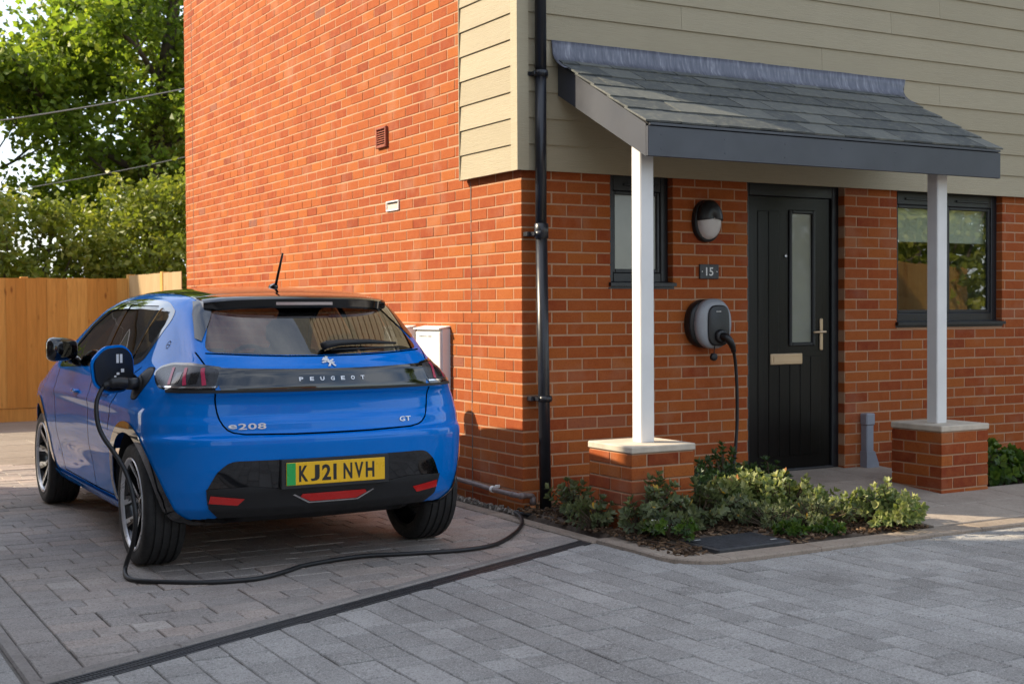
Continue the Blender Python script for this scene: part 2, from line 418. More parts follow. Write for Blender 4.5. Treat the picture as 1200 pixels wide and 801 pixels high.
# --- timber
def timber(name, lo, hi, knot=(0.10, 0.035, 0.010)):
    t = NT(name); c = t.coord('World'); r = t.attr()
    off = t.n('ShaderNodeCombineXYZ'); t.l(t.math('MULTIPLY', r, 37.0), off.inputs['Z'])
    va = t.n('ShaderNodeVectorMath', operation='ADD'); t.l(c, va.inputs[0]); t.l(off.outputs[0], va.inputs[1]); v = va.outputs[0]
    col = t.mix(r, lo, hi)
    g = t.noise(v, 12, 5, 0.6, (3.0, 3.0, 0.25))
    col = t.mix(t.ramp(g, [(0.4, (0, 0, 0)), (0.75, (0.45,)*3)]), col, tuple(x*0.62 for x in lo))
    k = t.n('ShaderNodeTexVoronoi'); k.inputs['Scale'].default_value = 3.6
    mp = t.n('ShaderNodeMapping'); mp.inputs['Scale'].default_value = (2.4, 2.4, 0.9); t.l(v, mp.inputs['Vector']); t.l(mp.outputs[0], k.inputs['Vector'])
    col = t.mix(t.ramp(k.outputs['Distance'], [(0.05, (0.85,)*3), (0.17, (0, 0, 0))]), col, knot)
    return t.done(t.bsdf(col, 0.72, 0, t.bump(g, 0.3, 0.004), spec=0.3))
M['fence'] = timber('fence_timber', (0.55, 0.26, 0.055), (0.72, 0.41, 0.115), (0.20, 0.07, 0.015))
M['fence_pale'] = timber('fence_timber_pale', (0.40, 0.27, 0.13), (0.50, 0.35, 0.19), (0.30, 0.16, 0.06))
M['bark'] = plain('tree_bark', (0.075, 0.058, 0.042), 0.95, vary=0.5, nscale=6, bump=0.7, bscale=18)
M['stem'] = plain('plant_stem', (0.085, 0.055, 0.030), 0.8, vary=0.3, bump=0.1)
def leaf_mat(name, stops, trans=0.35, rough=0.45):
    t = NT(name); r = t.attr()
    col = t.ramp(r, stops)
    b = t.bsdf(col, rough, spec=0.35)
    tl = t.n('ShaderNodeBsdfTranslucent'); t.l(t.mix(0.5, col, t.mix(1.0, col, (2.0, 2.1, 0.7), 'MULTIPLY')), tl.inputs['Color'])
    mx = t.n('ShaderNodeMixShader'); mx.inputs[0].default_value = trans; t.l(b.outputs[0], mx.inputs[1]); t.l(tl.outputs[0], mx.inputs[2])
    return t.done(mx)
M['leaf_tree'] = leaf_mat('tree_leaves', [(0, (0.060, 0.095, 0.014)), (0.35, (0.125, 0.185, 0.022)), (0.75, (0.225, 0.285, 0.036)), (1, (0.33, 0.36, 0.05))], 0.55)
M['leaf_hedge'] = leaf_mat('hedge_leaves', [(0, (0.085, 0.115, 0.018)), (0.5, (0.19, 0.22, 0.030)), (0.9, (0.30, 0.30, 0.055)), (1, (0.40, 0.36, 0.10))], 0.4)
M['leaf_green'] = leaf_mat('shrub_leaves', [(0, (0.026, 0.056, 0.018)), (0.5, (0.060, 0.105, 0.032)), (0.88, (0.125, 0.165, 0.060)), (0.96, (0.30, 0.22, 0.03)), (1, (0.40, 0.24, 0.03))], 0.3, 0.4)
M['leaf_grey'] = leaf_mat('grey_green_leaves', [(0, (0.070, 0.090, 0.042)), (0.45, (0.135, 0.158, 0.072)), (0.82, (0.24, 0.25, 0.125)), (0.90, (0.48, 0.30, 0.04)), (1, (0.52, 0.28, 0.03))], 0.3, 0.5)
M['leaf_cream'] = leaf_mat('variegated_leaves', [(0, (0.085, 0.13, 0.038)), (0.35, (0.20, 0.235, 0.075)), (0.75, (0.40, 0.40, 0.16)), (0.93, (0.54, 0.50, 0.26)), (1, (0.36, 0.15, 0.05))], 0.3, 0.45)
M['leaf_bright'] = leaf_mat('bright_green_leaves', [(0, (0.035, 0.075, 0.014)), (0.6, (0.085, 0.145, 0.022)), (1, (0.17, 0.22, 0.035))], 0.35, 0.35)
M['flower'] = plain('white_petal', (0.72, 0.70, 0.62), 0.6, vary=0.08, bump=0)
# --- neighbours
M['render_grey'] = plain('brown_brick_wall', (0.13, 0.105, 0.09), 0.9, vary=0.1, nscale=3, bump=0.2)
M['roof_tile'] = plain('grey_roof_tile', (0.075, 0.072, 0.072), 0.8, vary=0.4, nscale=26, bump=0.3)
# ------------------------------------------------------------------ ground, road, driveway
g = MB(); g.add([(-400,-400,-0.09),(400,-400,-0.09),(400,400,-0.09),(-400,400,-0.09)], [(0,1,2,3)])
g.build('ground', M['verge'], kind='structure')

DR0, DR1 = np.array([-3.254, -2.361]), np.array([-0.136, -0.905])      # line of the channel drain
DRD = (DR1-DR0)/np.linalg.norm(DR1-DR0); DRN = np.array([-DRD[1], DRD[0]])   # normal points to the house
def drain_side(p): return (np.asarray(p)-DR0) @ DRN

def clip_half(poly, n, c):
    """keep the part of poly with p.n >= c"""
    out = []
    for i in range(len(poly)):
        a = np.array(poly[i]); b = np.array(poly[(i+1) % len(poly)]); da = a @ n - c; db = b @ n - c
        if da >= 0: out.append(tuple(a))
        if (da > 0 > db) or (da < 0 < db): out.append(tuple(a+(b-a)*da/(da-db)))
    return out
def poly_area(p):
    return abs(sum(p[i][0]*p[(i+1) % len(p)][1]-p[(i+1) % len(p)][0]*p[i][1] for i in range(len(p))))/2

def lay_pieces(pieces, parent, mat, name, ch=0.004, depth=0.05, limit=300, stuff_name='far_pavers'):
    """pieces: (polygon, top z, rnd, key or None). The `limit` that show largest become parts, the rest one joined part."""
    sc = []
    for i, (poly, z, r, key) in enumerate(pieces):
        c = np.mean(np.array(poly), axis=0); P = (c[0], c[1], z); d = px_depth(P)
        if d < 0.5: sc.append((0, i)); continue
        x, y = to_px(P); inside = (-25 < x < 1225 and -25 < y < 826)
        sc.append(((poly_area(poly)/d**3 if inside else 0), i))
    best = set(i for s, i in sorted(sc, reverse=True)[:limit] if s > 0)
    pool = {}; mb = MB()
    for i, (poly, z, r, key) in enumerate(pieces):
        if i in best:
            c = np.mean(np.array(poly), axis=0); lp = [(a-c[0], b-c[1]) for a, b in poly]
            k = (key, int(r*9)) if key is not None else None
            me = pool.get(k) if k else None
            if me is None:
                me = MB().prism(lp, -depth, 0, ch=ch, rnd=r).mesh(name, mat)
                if k: pool[k] = me
            obj_of(me, name, parent, (c[0], c[1], z))
        else:
            mb.prism(poly, z-depth, z, ch=ch, rnd=r)
    if mb.v: mb.build(stuff_name, mat, parent, kind='stuff')

# road: rows run away from the house, blocks 148 mm wide
base = MB(); base.add([(-14,-30,-0.009),(16,-30,-0.009),(16,-1.7,-0.009),(-0.05,-1.7,-0.009),(-0.05,-0.95,-0.009),(-3.33,-2.43,-0.009),(-3.33,5.2,-0.009),(-6.9,5.2,-0.009),(-6.9,-9,-0.009),(-14,-9,-0.009)], [(0,1,2,3,4,5,6,7,8,9)])
road = base.build('road', M['joint'], kind='structure')
pcs = []; jw = 0.004
LENS = [0.15, 0.15, 0.225, 0.225, 0.30]
def row_lens(a, b, rn):
    out = [a]
    while out[-1] < b: out.append(out[-1]+rn.choice(LENS))
    return out
rn = random.Random(3)
x = -4.82
while x < 6.3:
    ys = row_lens(-6.0-rn.random()*0.25, -0.6 if x > -3.40 else 5.0, rn)
    for y0, y1 in zip(ys[:-1], ys[1:]):
        poly = [(x+jw/2, y0+jw/2), (x+0.148-jw/2, y0+jw/2), (x+0.148-jw/2, y1-jw/2), (x+jw/2, y1-jw/2)]
        full = poly_area(poly)
        if x+0.148 < -0.13 or x < -0.13:
            p2 = clip_half(poly, -DRN, -(DR0 @ DRN)+0.095) if x < -0.2 else clip_half(clip_half(poly, np.array([0, -1.0]), 1.0), -DRN, -(DR0 @ DRN)+0.095)
        else:
            p2 = poly
        if x+0.148 > -0.135:
            if x < -0.135: p2 = clip_half(p2, np.array([-1.0, 0]), 0.110) if y1 > -1.70 else p2
            else: p2 = clip_half(p2, np.array([0, -1.0]), 1.74 if x < 0.134 else 1.868)
        if x < -3.26: p2 = clip_half(p2, np.array([0, -1.0]), 2.405) if x > -3.45 else poly
        if x < -3.45 and x+0.148 > -3.335: p2 = clip_half(poly, np.array([-1.0, 0]), 3.335)
        if len(p2) < 3 or poly_area(p2) < 0.0012: continue
        z = rn.gauss(0, 0.0013)
        pcs.append((p2, z, min(1, max(0, rn.gauss(0.5, 0.26))), round(y1-y0, 3) if poly_area(p2) > full-1e-7 else None))
    x += 0.148
lay_pieces(pcs, road, M['road_paver'], 'paver')

# driveway: rows run across, between the left edging and the wall edging
DX0, DX1, DYE = -3.11, -0.155, 4.66
base = MB(); base.add([(-3.36,-2.44,-0.008),(-0.05,-0.90,-0.008),(-0.05,9.6,-0.008),(-3.36,9.6,-0.008)], [(0,1,2,3)])
drive = base.build('driveway', M['joint'], kind='structure')
pcs = []; rn = random.Random(11)
y = -2.36
while y < DYE-0.02:
    h = 0.148; xs = row_lens(DX0, DX1-0.09, rn); xs[-1] = DX1
    for x0, x1 in zip(xs[:-1], xs[1:]):
        poly = [(x0+jw/2, y+jw/2), (x1-jw/2, y+jw/2), (x1-jw/2, y+h-jw/2), (x0+jw/2, y+h-jw/2)]
        p2 = clip_half(poly, DRN, DR0 @ DRN+0.075)
        if len(p2) < 3 or poly_area(p2) < 0.0012: continue
        z = rn.gauss(0, 0.0014)
        warm = 0.16*math.exp(-((x0+0.9)/1.1)**2)
        pcs.append((p2, z, min(1, max(0, rn.gauss(0.40, 0.22)+warm)), round(x1-x0, 3) if poly_area(p2) > poly_area(poly)-1e-7 and x1 < DX1 else None))
    y += h
y = -2.44                                              # single border row along the left edging
while y < DYE:
    poly = [(-3.268, y+jw/2), (-3.115, y+jw/2), (-3.115, y+0.236-jw/2), (-3.268, y+0.236-jw/2)]
    p2 = clip_half(poly, DRN, DR0 @ DRN+0.075)
    if len(p2) >= 3 and poly_area(p2) > 0.001: pcs.append((p2, rn.gauss(0, 0.001), rn.random()*0.35, 'b' if len(p2) == 4 and poly_area(p2) > 0.0345 else None))
    y += 0.236
lay_pieces(pcs, drive, M['drive_paver'], 'paver')

# pale parking court behind the car, in slabs
mbc = MB(); rn = random.Random(5)
court = MB().add([(-9,4.67,-0.006),(-0.02,4.67,-0.006),(-0.02,9.6,-0.006),(-9,9.6,-0.006)], [(0,1,2,3)]).build('parking_court', M['joint'], kind='structure')
yy = 4.68
while yy < 9.5:
    xx = -9.0+rn.random()*0.6
    while xx < -0.6:
        me = MB().prism([(xx, yy), (xx+0.594, yy), (xx+0.594, yy+0.594), (xx, yy+0.594)], -0.05, 0.0, ch=0.004, rnd=rn.random())
        if xx > -2.9: me.build('slab', M['court'], court)
        else: mbc.add(me.v, me.f, me.r[0])
        xx += 0.6
    me = MB().prism([(xx, yy), (-0.025, yy), (-0.025, yy+0.594), (xx, yy+0.594)], -0.05, 0.0, ch=0.004, rnd=rn.random()).build('slab', M['court'], court)
    yy += 0.6
mbc.build('far_slabs', M['court'], court, kind='stuff')

# edging stones -------------------------------------------------------------
kerb = empty('kerb'); kerb['kind'] = 'structure'
def stone(poly, z0, z1, mat='kerb', parent=None, ch=0.008):
    return MB().prism(poly, z0, z1, ch=ch, rnd=rn.random()).build('edging_stone', M[mat], parent or kerb)
y = -2.44
while y < 4.6:                                          # slim concrete edging on the left
    stone([(-3.328, y), (-3.272, y), (-3.272, y+0.91), (-3.328, y+0.91)], -0.1, 0.004, 'kerb_grey'); y += 0.914
a = DR0-DRD*0.02; L = np.linalg.norm(DR1-DR0)+0.0; s = 0.0     # stone lip along the drain
while s < L-0.02:
    e = min(s+0.61, L); p = [a+DRD*s+DRN*0.012, a+DRD*(e-0.004)+DRN*0.012, a+DRD*(e-0.004)+DRN*0.070, a+DRD*s+DRN*0.070]
    stone([tuple(q) for q in p], -0.1, 0.006, 'kerb_grey'); s = e
y = -1.02                                               # beside the side wall and down the bed
while y < 7.4:
    stone([(-0.150, y), (-0.062, y), (-0.062, y+0.596), (-0.150, y+0.596)], -0.1, 0.010, 'kerb'); y += 0.60
y = -1.62
for k in range(1): stone([(-0.125, y), (0.030, y), (0.030, y+0.594), (-0.125, y+0.594)], -0.1, 0.024, 'kerb')
cx, cy, ro, ri = 0.13, -1.62, 0.255, 0.10              # quadrant stone on the corner
arc = [(cx+ro*math.cos(t), cy+ro*math.sin(t)) for t in np.linspace(math.pi, 1.5*math.pi, 12)]
stone(arc+[(cx+0.0, cy-0.10), (cx-0.10, cy)], -0.1, 0.026, 'kerb')
x = 0.134
while x < 6.0:
    l = 0.61; stone([(x, -1.872), (x+l-0.004, -1.872), (x+l-0.004, -1.72), (x, -1.72)], -0.1, 0.024, 'kerb'); x += l

# channel drain ---------------------------------------------------------------
ang = math.atan2(DRD[1], DRD[0])
dr = empty('channel_drain', (DR0[0], DR0[1], 0), ang, 'black slotted channel drain set diagonally between driveway and road', 'drain')
MB().box(-0.05, L, -0.085, 0.010, -0.12, -0.028).build('channel', M['dark'], dr)
MB().box(-0.05, L, 0.000, 0.010, -0.10, -0.001).build('rim', M['iron'], dr)
MB().box(-0.05, L, -0.088, -0.078, -0.10, -0.001).build('rim', M['iron'], dr)
bar = MB().box(-0.0042, 0.0042, -0.078, 0.0, -0.026, -0.003, b=0.0015).mesh('grate_bar', M['iron'])
s = -0.04; nb = 0; rest = MB()
bars = []
while s < L: bars.append(s); s += 0.0165
for i, s in enumerate(bars):
    if i < 90: obj_of(bar, 'grate_bar', dr, (s, 0, 0))
    else: rest.box(s-0.0042, s+0.0042, -0.078, 0.0, -0.026, -0.003)
rest.build('far_grate_bars', M['iron'], dr, kind='stuff')
MB().box(-0.05, L, -0.042, -0.036, -0.026, -0.0035).build('grate_rail', M['iron'], dr)

# planting bed, path ---------------------------------------------------------
def heights(x, y):
    return max(0.018 if y < -1.55 or x < 0.1 else -1, 0.024+0.03*mnoise.noise(Vector((x*2.2, y*2.2, 0.3)))+0.02*mnoise.noise(Vector((x*7, y*7, 1.3)))+0.03*min(1, max(0, (y+1.75)/1.7)))
def bed(name, x0, x1, y0, y1):
    nx, ny = int((x1-x0)/0.04)+1, int((y1-y0)/0.04)+1; v = []; f = []
    for j in range(ny):
        for i in range(nx):
            x = x0+(x1-x0)*i/(nx-1); y = y0+(y1-y0)*j/(ny-1); e_ = min(i, j, nx-1-i, ny-1-j); v.append((x, y, -0.06 if e_ == 0 else min(heights(x, y), 0.022+0.02*(e_-1))))
    for j in range(ny-1):
        for i in range(nx-1): f.append((j*nx+i, j*nx+i+1, (j+1)*nx+i+1, (j+1)*nx+i))
    return MB().add(v, f, smooth=True).build(name, M['soil'], kind='structure')
bed('planting_bed', -0.066, 1.74, -1.73, 0.02)
bed('planting_bed', 3.03, 6.5, -0.93, 0.02)

def chips(n, x0, x1, y0, y1, size, mat, name, zoff=0.004, avoid=None, parent=None, pebble=False, hfun=heights):
    mb = MB(); rn = random.Random(n)
    for i in range(n):
        x, y = rn.uniform(x0, x1), rn.uniform(y0, y1)
        if avoid and avoid(x, y): continue
        l, wd = size*rn.uniform(0.6, 1.7), size*rn.uniform(0.3, 0.6); t = size*(0.45 if pebble else 0.12)
        rot = Matrix.Rotation(rn.uniform(0, 6.3), 3, 'Z') @ Matrix.Rotation(rn.gauss(0, 0.35), 3, 'X') @ Matrix.Rotation(rn.gauss(0, 0.3), 3, 'Y')
        z = hfun(x, y)+zoff+abs(rn.gauss(0, 0.006))
        if pebble: l = wd = size*rn.uniform(0.6, 1.2)
        pts = [(-l/2, -wd*0.3, 0), (0, -wd/2, 0), (l/2, -wd*0.2, 0), (l*0.45, wd*0.3, 0), (0, wd/2, 0), (-l*0.42, wd*0.35, 0)]
        v = [tuple(rot @ Vector((a, b, -t))+Vector((x, y, z))) for a, b, c in pts]+[tuple(rot @ Vector((a*0.75, b*0.75, t))+Vector((x, y, z))) for a, b, c in pts]
        mb.add(v, [(6,7,8,9,10,11)]+[(k, (k+1) % 6, 6+(k+1) % 6, 6+k) for k in range(6)], rn.random())
    return mb.build(name, M[mat], parent, kind='stuff', recalc=False)
inpier = lambda x, y: (0.1 < x < 0.57 and -1.03 < y < -0.57) or (0.15 < x < 0.69 and -1.73 < y < -1.39)
tag(chips(4600, -0.06, 1.735, -1.722, -0.02, 0.030, 'chip', 'bark_mulch', avoid=inpier), 'brown bark chippings covering the bed beside the porch', 'mulch')
tag(chips(500, -0.058, -0.006, -0.05, 3.0, 0.020, 'pebble', 'gravel_strip', 0.004, pebble=True, hfun=lambda x, y: 0.012), 'narrow gravel strip along the foot of the side wall', 'gravel')
MB().box(-0.062, -0.0, -0.06, 7.4, -0.1, 0.010).build('wall_margin', M['soil'], kind='structure')

# path of large buff slabs rising gently to the door
path = empty('path'); path['kind'] = 'structure'
def path_z(y): return 0.030+0.105*min(1, max(0, (y+1.70)/1.70))
PY = [-1.715, -1.30, -0.86, -0.43, 0.09]
for j in range(4):
    xs = [1.745, 2.56, 3.02] if j >= 1 else [1.745, 2.56, 3.40, 4.3, 5.2, 6.2]
    if j == 1: xs = [1.745, 2.30, 3.02, 3.9, 4.8, 6.2]
    for x0, x1 in zip(xs[:-1], xs[1:]):
        ya, yb = PY[j]+0.003, PY[j+1]-0.003
        if j == 1 and x0 >= 3.0: yb = -0.96
        if j == 3: x1 = min(x1, 3.02)
        za, zb = path_z(ya), path_z(yb); b = 0.004
        v = [(x0+.003,ya,-0.1),(x1-.003,ya,-0.1),(x1-.003,yb,-0.1),(x0+.003,yb,-0.1)]
        v += [(x0+.003,ya,za-b),(x1-.003,ya,za-b),(x1-.003,yb,zb-b),(x0+.003,yb,zb-b),(x0+.003+b,ya+b,za),(x1-.003-b,ya+b,za),(x1-.003-b,yb-b,zb),(x0+.003+b,yb-b,zb)]
        f = [(8,9,10,11)]
        for LL in (0, 4): f += [(LL+i, LL+(i+1) % 4, LL+4+(i+1) % 4, LL+4+i) for i in range(4)]
        MB().add(v, f, rn.random()).build('path_slab', M['path'], path)
MB().add([(1.74,-1.716,path_z(-1.716)-0.012),(3.02,-1.716,path_z(-1.716)-0.012),(3.02,0.0,path_z(0)-0.012),(1.74,0.0,path_z(0)-0.012)],[(0,1,2,3)]).build('path_bedding', M['joint'], path)
MB().box(3.0, 6.2, -1.716, -0.95, -0.1, 0.018).build('path_bedding', M['joint'], path)

# access cover in the bed
cv = empty('access_cover', (0.42, -1.565, 0.03), R(2), 'dark square access cover lying in the bed behind the rounded edging stone', 'cover')
MB().box(-0.25, 0.25, -0.15, 0.17, -0.06, 0.012, b=0.006).build('cover_frame', M['iron'], cv)
MB().box(-0.235, 0.235, -0.135, 0.155, 0.008, 0.017, b=0.004).build('cover_plate', M['cover'], cv)
for (a, b) in ((-0.18, 0.11), (0.18, -0.09)):
    MB().box(a-0.02, a+0.02, b-0.006, b+0.006, 0.0165, 0.019, b=0.001).build('lifting_eye', M['steel'], cv)
# ------------------------------------------------------------------ the house
WALL_L, WALL_H = 7.475, 5.25
HX1 = 8.6
WIN1 = (0.66, 1.165, 1.465, 2.30); DOOR = (1.795, 2.694, 0.12, 2.30); WIN2 = (3.21, 4.352, 1.185, 2.30)
house = empty('house', (0, 0, 0), 0, 'two storey red brick house with beige boarded upper front and black door', 'house')

def brick_box(mb, x0, x1, z0, z1, dpt, rnd, prd=0.0, side='front', ch=0.0022):
    """brick with its face on the wall plane; local x along the wall, y into the wall"""
    v = [(x0, dpt, z0), (x1, dpt, z0), (x1, dpt, z1), (x0, dpt, z1), (x0, ch-prd, z0), (x1, ch-prd, z0), (x1, ch-prd, z1), (x0, ch-prd, z1),
         (x0+ch, -prd, z0+ch), (x1-ch, -prd, z0+ch), (x1-ch, -prd, z1-ch), (x0+ch, -prd, z1-ch)]
    if side == 'side': v = [(y, -x, z) for x, y, z in v]         # rotate -90 deg about z
    f = [(8, 9, 10, 11)]
    for Lv in (0, 4): f += [(Lv+i, Lv+(i+1) % 4, Lv+4+(i+1) % 4, Lv+4+i) for i in range(4)]
    mb.add(v, f, rnd)

rn = random.Random(21)
def course_rows(z_top_bed, z_lo, z_hi):
    k0 = math.ceil((z_top_bed-z_hi)/0.075-1e-6); k = k0; out = []
    while z_top_bed-k*0.075 > z_lo+0.02:
        out.append((k, z_top_bed-(k+1)*0.075+0.005, z_top_bed-k*0.075-0.005)); k += 1
    return out
bricks = []         # (wall, x0, x1, z0, z1)
def cut_spans(x0, x1, ops):
    sp = [(x0, x1)]
    for a, b in ops:
        nsp = []
        for p, q in sp:
            if b <= p or a >= q: nsp.append((p, q)); continue
            if p < a-0.02: nsp.append((p, a))
            if q > b+0.02: nsp.append((b, q))
        sp = nsp
    return sp
for k, z0, z1 in course_rows(2.1, -0.08, 2.21):
    header = (k % 2 == 0)
    ops = [(o[0]-0.006, o[1]+0.006) for o in (WIN1, DOOR, WIN2) if z1 > o[2]+0.01 and z0 < o[3]]
    ops = [(a+0.010, b-0.010) for a, b in ops]
    x = 0.1125 if header else 0.225
    while x < HX1-0.2:
        for a, b in cut_spans(x, x+0.215, ops):
            if b-a > 0.018: bricks.append(('front', a, b, z0, z1))
        x += 0.225
for k, z0, z1 in course_rows(2.1, -0.08, WALL_H):
    header = (k % 2 == 0)                         # even courses: stretcher on the side
    x = 0.225 if header else 0.1125
    while x < WALL_L-0.01:
        e = min(x+0.215, WALL_L)
        if e-x > 0.03:
            ok = True
            if z0 > 2.12 and e < 0.70: ok = False          # behind the side boarding
            if ok: bricks.append(('side', x, e, z0, z1))
        x += 0.225
score = []
for i, (wl, a, b, z0, z1) in enumerate(bricks):
    c = (a+b)/2; P = (c, 0, (z0+z1)/2) if wl == 'front' else (0, c, (z0+z1)/2)
    px, py = to_px(P); d = px_depth(P); inside = -5 < px < 1205 and -5 < py < 806
    area = (b-a)/d/d*(0.80 if wl == 'front' else 0.45)
    if wl == 'side' and c > 0.9 and P[2] < 1.2: inside = False       # behind the car
    if wl == 'front' and P[2] < 0.5 and c < 1.8: area *= 0.3
    score.append((area if inside else 0, i))
best = set(i for s, i in sorted(score, reverse=True)[:290] if s > 0)
# mortar backing of the two walls
fw = MB()
def fbox(x0, x1, z0, z1): fw.box(x0, x1, 0.0026, 0.12, z0, z1)
zs = 2.21
fbox(0.0026, WIN1[0], -0.1, zs); fbox(WIN1[0], WIN1[1], -0.1, WIN1[2]-0.004); fbox(WIN1[1], DOOR[0], -0.1, zs)
fbox(DOOR[1], WIN2[0], -0.1, zs); fbox(WIN2[0], WIN2[1], -0.1, WIN2[2]-0.004); fbox(WIN2[1], HX1, -0.1, zs); fbox(DOOR[0], DOOR[1], -0.1, 0.10)
front_wall = fw.build('front_wall', M['mortar'], house)
side_wall = MB().box(0.0026, 0.118, 0.1205, WALL_L-0.004, -0.1, WALL_H).build('side_wall', M['mortar'], house)
MB().box(0.0045, 0.118, 0.0052, 0.12, zs, WALL_H).build('corner_backing', M['mortar'], house)
pool = {}; rest = {'front': MB(), 'side': MB()}
def rnd_brick():
    return rn.random() if rn.random() < 0.12 else min(0.90, max(0.08, rn.gauss(0.52, 0.17)))
for i, (wl, a, b, z0, z1) in enumerate(bricks):
    r = rnd_brick(); dpt = 0.098 if wl == 'front' else 0.05; prd = rn.uniform(-0.0012, 0.0016)
    dx, dz = rn.uniform(-0.0015, 0.0015), rn.uniform(-0.0012, 0.0012)
    near_op = wl == 'front' and any(abs(a-o[1]) < 0.02 or abs(b-o[0]) < 0.02 for o in (WIN1, DOOR, WIN2))
    if near_op: dx = 0
    if i in best:
        Ln = round(b-a, 3); var = int(r*11); key = (wl, Ln, var)
        me = pool.get(key)
        if me is None:
            mb = MB(); brick_box(mb, -Ln/2, Ln/2, -0.0325, 0.0325, dpt, r, prd); me = mb.mesh('brick', M['brick']); pool[key] = me
        c = (a+b)/2+dx; zc = (z0+z1)/2+dz
        if wl == 'front': obj_of(me, 'brick', front_wall, (c, 0, zc))
        else: obj_of(me, 'brick', side_wall, (0, c, zc), (0, 0, -math.pi/2))
    else:
        if wl == 'front': brick_box(rest['front'], a+dx, b+dx, z0+dz, z1+dz, dpt, r, prd)
        else: brick_box(rest['side'], -b+dx, -a+dx, z0+dz, z1+dz, dpt, r, prd, 'side')
rest['front'].build('brickwork', M['brick'], front_wall, kind='stuff')
rest['side'].build('brickwork', M['brick'], side_wall, kind='stuff')
for k, z0, z1 in course_rows(2.1, -0.08, WALL_H):      # quoin bricks shared by both faces
    if z0 > 2.16: continue
    r = rnd_brick(); j = rn.uniform(-0.001, 0.001)
    mb = MB()
    if k % 2 == 0: mb.box(0, 0.1025, j, 0.215, z0, z1, r, b=0.003)
    else: mb.box(j, 0.215, 0, 0.1025, z0, z1, r, b=0.003)
    mb.build('quoin_brick', M['brick'], side_wall)
# movement joint in the side wall, the other walls and the roof
MB().box(-0.0012, 0.05, 0.668, 0.675, -0.05, 2.14).build('movement_joint', M['joint'], house)
MB().box(-0.0012, 0.05, 7.18, 7.187, 0.2, WALL_H).build('movement_joint', M['joint'], house)
ob = MB(); ob.box(0.12, HX1, WALL_L-0.12, WALL_L, -0.1, WALL_H); ob.box(HX1-0.12, HX1, 0.12, WALL_L-0.12, -0.1, WALL_H)
ob.build('rear_wall', M['mortar'], house)
MB().box(0.12, HX1, 0.02, 0.118, zs, WALL_H).build('upper_front_wall', M['mortar'], house)
MB().box(0.12, HX1-0.12, 0.5, WALL_L-0.12, 2.35, 2.45).build('first_floor', M['room'], house)
rf = MB(); yr = WALL_L/2
rf.prism([(-0.32, WALL_H-0.02), (WALL_L+0.32, WALL_H-0.02), (WALL_L+0.32, WALL_H+0.06), (yr, WALL_H+2.6), (-0.32, WALL_H+0.06)], -0.03, HX1+0.03, axis='x')
rf.build('roof', M['slate'], house)

# ---- boarding (each board a part)
cl = MB().box(0.0, HX1, -0.034, 0.003, 2.165, WALL_H-0.02).build('cladding', M['dark'], house)
def board(x0, x1, z, face='front', r=0.5):
    t0, t1, h = 0.054, 0.043, 0.186
    prof = [(-0.034, z), (-t0, z), (-t0, z+0.004), (-t1, z+h), (-0.034, z+h)]
    mb = MB()
    if face == 'front': mb.prism(prof, x0, x1, axis='x', rnd=r)
    else: mb.prism([(a, b) for a, b in prof], x0, x1, axis='y', rnd=r)
    return mb.build('board', M['clad'], cl)
zb = 2.150; ci = 0
while zb < WALL_H-0.1:
    off = (0.0, 2.43, 1.2, 3.1)[ci % 4]; x = 0.022; nx = off if off > 0.1 else 3.6
    while x < HX1-0.01:
        e = min(nx, HX1); board(x, e-0.002, zb, 'front', rn.random()); x = e; nx = e+3.6
    board(0.022, 0.722, zb, 'side', rn.random())
    zb += 0.1625; ci += 1
MB().box(-0.034, 0.003, 0.06, 0.715, 2.165, WALL_H-0.02).build('side_batten', M['dark'], cl)
ct = MB(); ct.prism([(-0.060, -0.060), (0.022, -0.060), (0.022, -0.045), (-0.045, -0.045), (-0.045, 0.022), (-0.060, 0.022)], 2.148, WALL_H-0.03)
ct.build('corner_trim', M['trim_cream'], cl)
MB().box(-0.058, -0.005, 0.7225, 0.729, 2.148, WALL_H-0.03).build('edge_trim', M['trim_cream'], cl)

